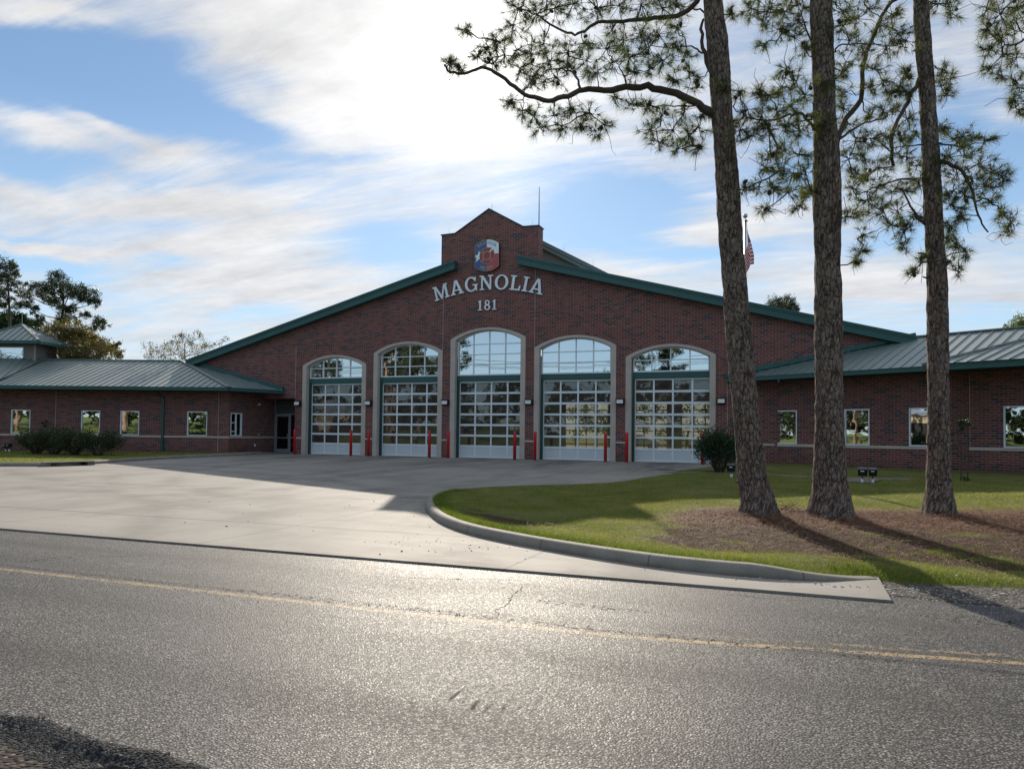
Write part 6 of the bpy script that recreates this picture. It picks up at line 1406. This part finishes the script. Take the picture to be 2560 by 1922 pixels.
# ------------------------------------------------------------------ grass, straw, stones
def scatter(n, x0, x1, y0, y1, dens, g):
    x = g.uniform(x0, x1, n); y = g.uniform(y0, y1, n); keep = g.random(n) < dens(x, y); x, y = x[keep], y[keep]
    ins = in_right(x, y); return x[ins], y[ins]
def blades(x, y, zf, h, w, g, lean=.5):
    n = len(x); z = zf(x, y) - .005; a = g.uniform(0, 6.283, n); hh = h * g.uniform(.45, 1.25, n); t = np.stack([np.cos(a), np.sin(a), np.zeros(n)], 1)
    ln = g.normal(0, lean, (n, 2)) * hh[:, None]; p = np.stack([x, y, z], 1); tip = p + np.stack([ln[:, 0], ln[:, 1], hh], 1); ww = (w * g.uniform(.6, 1.3, n))[:, None]
    return np.stack([p - t * ww / 2, p + t * ww / 2, tip], 1).reshape(-1, 3)
gg = np.random.default_rng(99)
def d_near(x, y):
    s_ = straw_zone(x, y); dz = dirt_zone(x, y); c = np.clip(1 - 1.15 * s_ - .95 * dz, .015, 1)
    patch = .45 + .55 * (wnoise(x * .8 + 2, y * .8) > -.25); return c * patch
x, y = scatter(330000, 7.4, 25, -27.85, -18, d_near, gg)
V1_ = blades(x, y, lz, .042, .0065, gg)
x, y = scatter(110000, 7.8, 27, -18, -8.5, lambda x, y: .6 + .4 * (wnoise(x * .8, y * .8) > 0), gg)
V2_ = blades(x, y, lz, .045, .013, gg)
tag(fast_mesh('grass', np.concatenate([V1_, V2_]), 3, 'blade'), 'short patchy turf of the lawn around the pines', 'grass', kind='stuff')
# lush fringe behind the kerb and down the bank
def fringe(x, y):
    kd = kdist(x, y); f = np.exp(-((kd - .28) / .16) ** 2) * (y < -20) * (kd > .17)
    bank = np.exp(-((y + 27.5) / .34) ** 2) * (x > 16.2) + .55 * (wnoise(x * 1.9 + 7, y * 2.2) > .35) * np.exp(-((y + 25.5) / .6) ** 2) * sstep(16.2, 17.4, x)
    return np.clip(f + bank, 0, 1)
x, y = scatter(420000, 7.4, 25, -27.85, -20, fringe, gg)
tag(fast_mesh('grass', blades(x, y, lz, .075, .008, gg, .45), 3, 'blade_lush'), 'lush bright grass fringe along the kerb and down the bank', 'grass', kind='stuff')
xx = gg.uniform(-33, -14.3, 60000); yy = gg.uniform(-23, -3, 60000); ins = in_left(xx, yy)
tag(fast_mesh('grass', blades(xx[ins], yy[ins], lzl, .05, .025, gg), 3, 'blade'), 'short turf of the left lawn in front of the west wing', 'grass', kind='stuff')
# a few tufts that root in the joint between slab and road
xj = np.concatenate([gg.normal(c, .12, 60) for c in (8.9, 9.6, 10.1, 11.4, 13.2, 6.6)]); yj = np.full(len(xj), -28.77) + gg.normal(0, .01, len(xj))
tag(fast_mesh('weeds', blades(xj, yj, lambda x, y: np.full(x.shape, -.40), .03, .006, gg, .7), 3, 'blade'), 'tiny weeds rooted in the joint between slab and road', 'weeds', kind='stuff')
# fallen pine straw
def straws(x, y, zf, L, w, g, lift=.02):
    n = len(x); z = zf(x, y) + g.uniform(0, lift, n); a = g.uniform(0, 6.283, n); L_ = L * g.uniform(.5, 1.2, n); el_ = g.normal(0, .22, n)
    d = np.stack([np.cos(a) * np.cos(el_), np.sin(a) * np.cos(el_), np.sin(el_)], 1) * L_[:, None]; p = np.stack([x, y, z + .006], 1); s_ = np.stack([-np.sin(a), np.cos(a), np.zeros(n)], 1) * w / 2
    return np.stack([p - s_, p + s_, p + d + s_ * .3, p + d - s_ * .3], 1).reshape(-1, 4, 3).reshape(-1, 3)
x, y = scatter(120000, 11.5, 25, -27, -18, lambda x, y: np.clip(straw_zone(x, y) * .9 + dirt_zone(x, y) * .22 + .006, 0, 1), gg)
tag(fast_mesh('pine_straw', straws(x, y, lz, .16, .0065, gg, .05), 4, 'straw'), 'rust brown fallen pine needles heaped round the three trunks', 'pine straw', kind='stuff')
x, y = scatter(60000, 11.5, 25, -27, -18, lambda x, y: np.clip(straw_zone(x, y) * .5 + dirt_zone(x, y) * .16 + .01, 0, 1), gg)
tag(fast_mesh('pine_straw', straws(x, y, lz, .15, .006, gg, .07), 4, 'straw_pale'), 'pale bleached needles lying over the straw bed and the bare bank', 'pine straw', kind='stuff')
x, y = gg.uniform(7.5, 16.5, 5000), gg.uniform(-28.6, -20.5, 5000); kd = kdist(x, y); k = (~in_right(x, y)) & (gg.random(5000) < np.exp(-kd / .10) * .8)
V = straws(x[k], y[k], lambda a, b: -.36 * np.clip(-b / 27, 0, 1) + .002, .07, .007, gg, .004)
tag(fast_mesh('leaf_litter', V, 4, 'straw'), 'brown needle litter gathered in the gutter of the kerb', 'litter', kind='stuff')
# stones
def stones(pts, size, g):
    ico = bmesh.new(); bmesh.ops.create_icosphere(ico, subdivisions=1, radius=1); vv = np.array([v.co[:] for v in ico.verts]); ff = np.array([[v.index for v in f.verts] for f in ico.faces]); ico.free()
    V = []
    for p in pts:
        s_ = size * g.lognormal(0, .45) * np.array([g.uniform(.7, 1.3), g.uniform(.7, 1.3), g.uniform(.45, .8)]); v = vv * (1 + g.normal(0, .14, (len(vv), 1))) * s_
        a = g.uniform(0, 6.28); Rm = np.array([[math.cos(a), -math.sin(a), 0], [math.sin(a), math.cos(a), 0], [0, 0, 1]]); V.append((v @ Rm.T + p)[ff].reshape(-1, 3))
    return np.concatenate(V)
pts = []
for _ in range(950):
    xx_ = gg.uniform(15.0, 24); yy_ = -28.05 + .0 * xx_ + gg.normal(0, .22) - (.10 if xx_ < 16.7 else 0)
    if xx_ < 16.74:
        yy_ = -28.05 - abs(gg.normal(0, .10)) if gg.random() < .35 else None
        if yy_ is None: continue
        pts.append((xx_, yy_ - .04, -.357))
    else: pts.append((xx_, yy_, -.382))
tag(fast_mesh('gravel', stones(pts, .0095, gg), 3, 'rock'), 'pale limestone chips spilled where the kerb dies out', 'gravel', kind='stuff')
pts = [(gg.uniform(3, 15), gg.uniform(-28.6, -22), 0) for _ in range(50)] + [(gg.normal(10.9, .9), gg.normal(-27.3, .35), 0) for _ in range(60)] + [(gg.uniform(-6, 10), gg.uniform(-22, -12), 0) for _ in range(40)]
pts = [(a, b_, gzf(b_) + .004) for a, b_, _ in pts if not in_right(np.array([a]), np.array([b_]))[0]]
tag(fast_mesh('pebbles', stones(pts, .0065, gg), 3, 'cone'), 'dark specks of grit and bark scattered on the driveway', 'debris', kind='stuff')
# dead twigs beside the leaning pine
tg = thing('fallen_branch', 'rust coloured dead branch lying between the leaning pine and the middle pine', 'branch', (15.75, -21.4, float(lz(15.75, -21.4))))
mb = MB(); g_ = np.random.default_rng(8); z0 = float(lz(15.7, -21.4))
for k in range(26):
    a = g_.uniform(-.5, 3.6); L = g_.uniform(.15, .5); p0 = Vector((15.72 + g_.normal(0, .16), -21.45 + g_.normal(0, .12), z0 + .01)); p1 = p0 + Vector((math.cos(a) * L, math.sin(a) * L * .6, g_.uniform(.03, .22)))
    mb.tube([p0, (p0 + p1) / 2 + Vector(g_.normal(0, .03, 3).tolist()), p1], [.009, .006, .002], 5, cap=False)
mb.build('twigs', 'straw', tg, True, False)

# ------------------------------------------------------------------ person seen through the glass of the fifth bay
def person(x, y, z):
    J = {'pel': (0, 0, .95), 'sp': (.02, 0, 1.15), 'ch': (.05, 0, 1.36), 'nk': (.09, 0, 1.50), 'hd': (.13, 0, 1.62), 'ht': (.13, 0, 1.72),
         'hl': (0, .09, .90), 'kl': (.20, .09, .50), 'al': (.12, .10, .09), 'tl': (.29, .10, .04), 'hr': (0, -.09, .90), 'kr': (-.02, -.09, .49), 'ar': (-.34, -.09, .16), 'tr_': (-.24, -.09, .03),
         'sl': (.05, .18, 1.41), 'el': (-.02, .24, 1.14), 'wl': (.12, .22, .95), 'fl': (.18, .21, .88), 'sr': (.05, -.18, 1.41), 'er': (.14, -.23, 1.17), 'wr': (.36, -.20, 1.08), 'fr': (.43, -.18, 1.06)}
    Rd = {'pel': .13, 'sp': .115, 'ch': .135, 'nk': .055, 'hd': .088, 'ht': .075, 'hl': .09, 'kl': .058, 'al': .042, 'tl': .035, 'hr': .09, 'kr': .058, 'ar': .042, 'tr_': .035, 'sl': .058, 'el': .043, 'wl': .03, 'fl': .03, 'sr': .058, 'er': .043, 'wr': .03, 'fr': .03}
    E_ = [('pel', 'sp'), ('sp', 'ch'), ('ch', 'nk'), ('nk', 'hd'), ('hd', 'ht'), ('pel', 'hl'), ('hl', 'kl'), ('kl', 'al'), ('al', 'tl'), ('pel', 'hr'), ('hr', 'kr'), ('kr', 'ar'), ('ar', 'tr_'), ('ch', 'sl'), ('sl', 'el'), ('el', 'wl'), ('wl', 'fl'), ('ch', 'sr'), ('sr', 'er'), ('er', 'wr'), ('wr', 'fr')]
    ks = list(J); T = thing('person', 'person in dark clothes walking through the hall behind the fifth bay door', 'person', (x, y, z))
    me = bpy.data.meshes.new('body'); me.from_pydata([(x + J[k][0], y + J[k][1], z + J[k][2]) for k in ks], [(ks.index(a), ks.index(b_)) for a, b_ in E_], [])
    me.materials.append(M['person']); o = link('body', me, T); sk = o.modifiers.new('s', 'SKIN'); me.skin_vertices
    for i, k in enumerate(ks): me.skin_vertices[0].data[i].radius = (Rd[k], Rd[k] * (1.25 if k in ('ch', 'sp', 'pel') else 1)); me.skin_vertices[0].data[i].use_root = (k == 'pel')
    ss = o.modifiers.new('u', 'SUBSURF'); ss.levels = ss.render_levels = 2
    mb = MB(); mb.sphere((x + .115, y, z + 1.69), .092, 10, 7, (1.05, .9, .75)); mb.build('hair', 'cone', T, True)
M['person'] = varied('dark_clothes', (.02, .02, .028), .9, .3)
person(8.5, 17, 0.0)

# ------------------------------------------------------------------ the yard behind, seen through the hall
def car(x, y, z, label, col, flip=False):
    T = thing('parked_car', label, 'car', (x, y, z), 'cars parked in the rear yard')
    pr = [(-2.25, .32), (-2.2, .75), (-1.75, .92), (-1.45, .98), (-.95, 1.42), (.55, 1.47), (1.25, 1.02), (2.05, .88), (2.28, .62), (2.25, .32)]
    s_ = -1 if flip else 1
    mb = MB(); mb.prism([(p[0] * s_, p[1]) for p in pr], (x, y, z), XA, ZA, YS, -.88, .88); mb.build('body', col, T)
    gw = [(-1.3, .98), (-.9, 1.36), (.5, 1.40), (1.1, 1.0)]
    mb = MB(); mb.prism([(p[0] * s_, p[1]) for p in gw], (x, y, z), XA, ZA, YS, -.89, .89); mb.build('window', 'glass_win', T)
    for wx_ in (-1.42, 1.42):
        for wy in (-.80, .80):
            mb = MB(); mb.tube([(x + wx_, y + wy - .11, z + .32), (x + wx_, y + wy + .11, z + .32)], .33, 18); w_ = mb.build('wheel', 'black', T, True)
            mb = MB(); mb.tube([(x + wx_, y + wy - .12, z + .32), (x + wx_, y + wy + .12, z + .32)], .19, 14); mb.build('rim', 'steel', w_, True)
car(1.6, 34, -.02, 'white car in the yard behind, seen low through the left of the fifth bay', 'letter')
car(8.0, 36, -.02, 'white car in the yard behind, seen past the walking person', 'letter', True)
g_ = np.random.default_rng(40)
cw_ = [(gx_, 66 + g_.uniform(-3, 3), g_.uniform(.5, 4.5)) for gx_ in np.arange(-60, 60, 1.7)]
tag(fast_mesh('woodland', leaf_cloud(cw_, [2.4] * len(cw_), 46, .5, .5, g_, 1, .2), 4, 'leaf_lime'), 'pale spring woodland beyond the rear yard, glimpsed through the hall', 'woodland', kind='stuff')

# ------------------------------------------------------------------ across the road: what the windows mirror
def across_pine(x, y, h, seed, label):
    g = np.random.default_rng(seed); cs, rs = [], []
    zb0 = gheight(y)
    for k in range(26):
        t_ = g.uniform(.38, 1.0); a = g.uniform(0, 6.28); r_ = (1.15 - t_) * h * .30 * g.uniform(.3, 1); cs.append(Vector((x + math.cos(a) * r_, y + math.sin(a) * r_, zb0 + h * t_))); rs.append(g.uniform(.7, 1.3))
    far_tree('pine_tree', label, 'pine tree', (x, y, zb0), cs, rs, 'needle_far', 420, .42, .16, .34, seed, 'pines across the road', .6, .3, 'bark_far')
M['bark_far'] = varied('sunlit_bark', (.26, .17, .12), .9, .3, 4)  # noise-varied brown bark for the pines across the road
for k, (x, y, h) in enumerate([(-41, -60, 19), (-46, -68, 21), (-53, -60, 20), (-60, -66, 22), (-35, -70, 18), (-71, -62, 20), (-5, -62, 17), (-1.5, -70, 16), (-31, -49, 15), (-25.5, -46, 14), (17, -60, 18), (30, -56, 17), (44, -62, 19), (-56, -56, 18), (-38.5, -54, 17)]):
    across_pine(x, y, h, 60 + k, 'tall pine across the road, seen only mirrored in the station glass')
cw_ = [(gx_, -84 + g_.uniform(-4, 4), 1.6 + g_.uniform(1, 8.0)) for gx_ in np.arange(-150, 100, 1.0)]
tag(fast_mesh('woodland', leaf_cloud(cw_, [2.8] * len(cw_), 22, .9, .5, g_, 1, .2), 4, 'leaf_hedge'), 'distant wood across the road, seen only in the glass', 'woodland', kind='stuff')
wh = thing('warehouse', 'beige sheet metal warehouse across the road, seen only mirrored in the bay doors', 'building', (-48, -68, -.5))
M['tanwall'] = varied('tan_siding', (.42, .33, .24), .7, .12, 1.5)
mb = MB(); mb.box(-68, -50, -74, -62, -.5, 4.6); mb.build('wall', 'tanwall', wh)
mb = MB(); mb.hexa([(-68.5, -74.6, 4.6), (-49.5, -74.6, 4.6), (-49.5, -61.4, 4.6), (-68.5, -61.4, 4.6), (-68.5, -68.3, 6.0), (-49.5, -68.3, 6.0), (-49.5, -67.7, 6.0), (-68.5, -67.7, 6.0)]); mb.build('roof', 'steel', wh)
for k in range(3):
    mb = MB(); mb.box(-66 + k * 6, -62.5 + k * 6, -61.99, -61.9, .3, 3.6); mb.build('roller_door', 'dark', wh)
for k, x in enumerate((-62, -24, 14, 52)):
    T = thing('utility_pole', 'wooden utility pole across the road, seen only mirrored in the glass', 'utility pole', (x, -41.5, -.5), 'utility poles across the road')
    mb = MB(); mb.tube([(x, -41.5, -.6), (x, -41.5, 10.2)], [.16, .11], 10); mb.build('pole', 'twig', T, True, False)
    mb = MB(); mb.box(x - .06, x + .06, -42.6, -40.4, 9.5, 9.65); mb.build('crossarm', 'twig', T)
for yo, zo in ((-42.5, 9.7), (-41.5, 10.2), (-40.5, 9.7), (-41.6, 7.9)):
    mb = MB()
    for a, b_ in ((-62, -24), (-24, 14), (14, 52)):
        mb.tube([(a + (b_ - a) * t_ / 10, yo, zo - 3.2 * (t_ / 10) * (1 - t_ / 10)) for t_ in range(11)], .022, 4, cap=False)
    tag(mb.build('power_line', 'black', uv=False), 'black power line across the road, seen only mirrored in the glass', 'wire', 'power lines across the road')
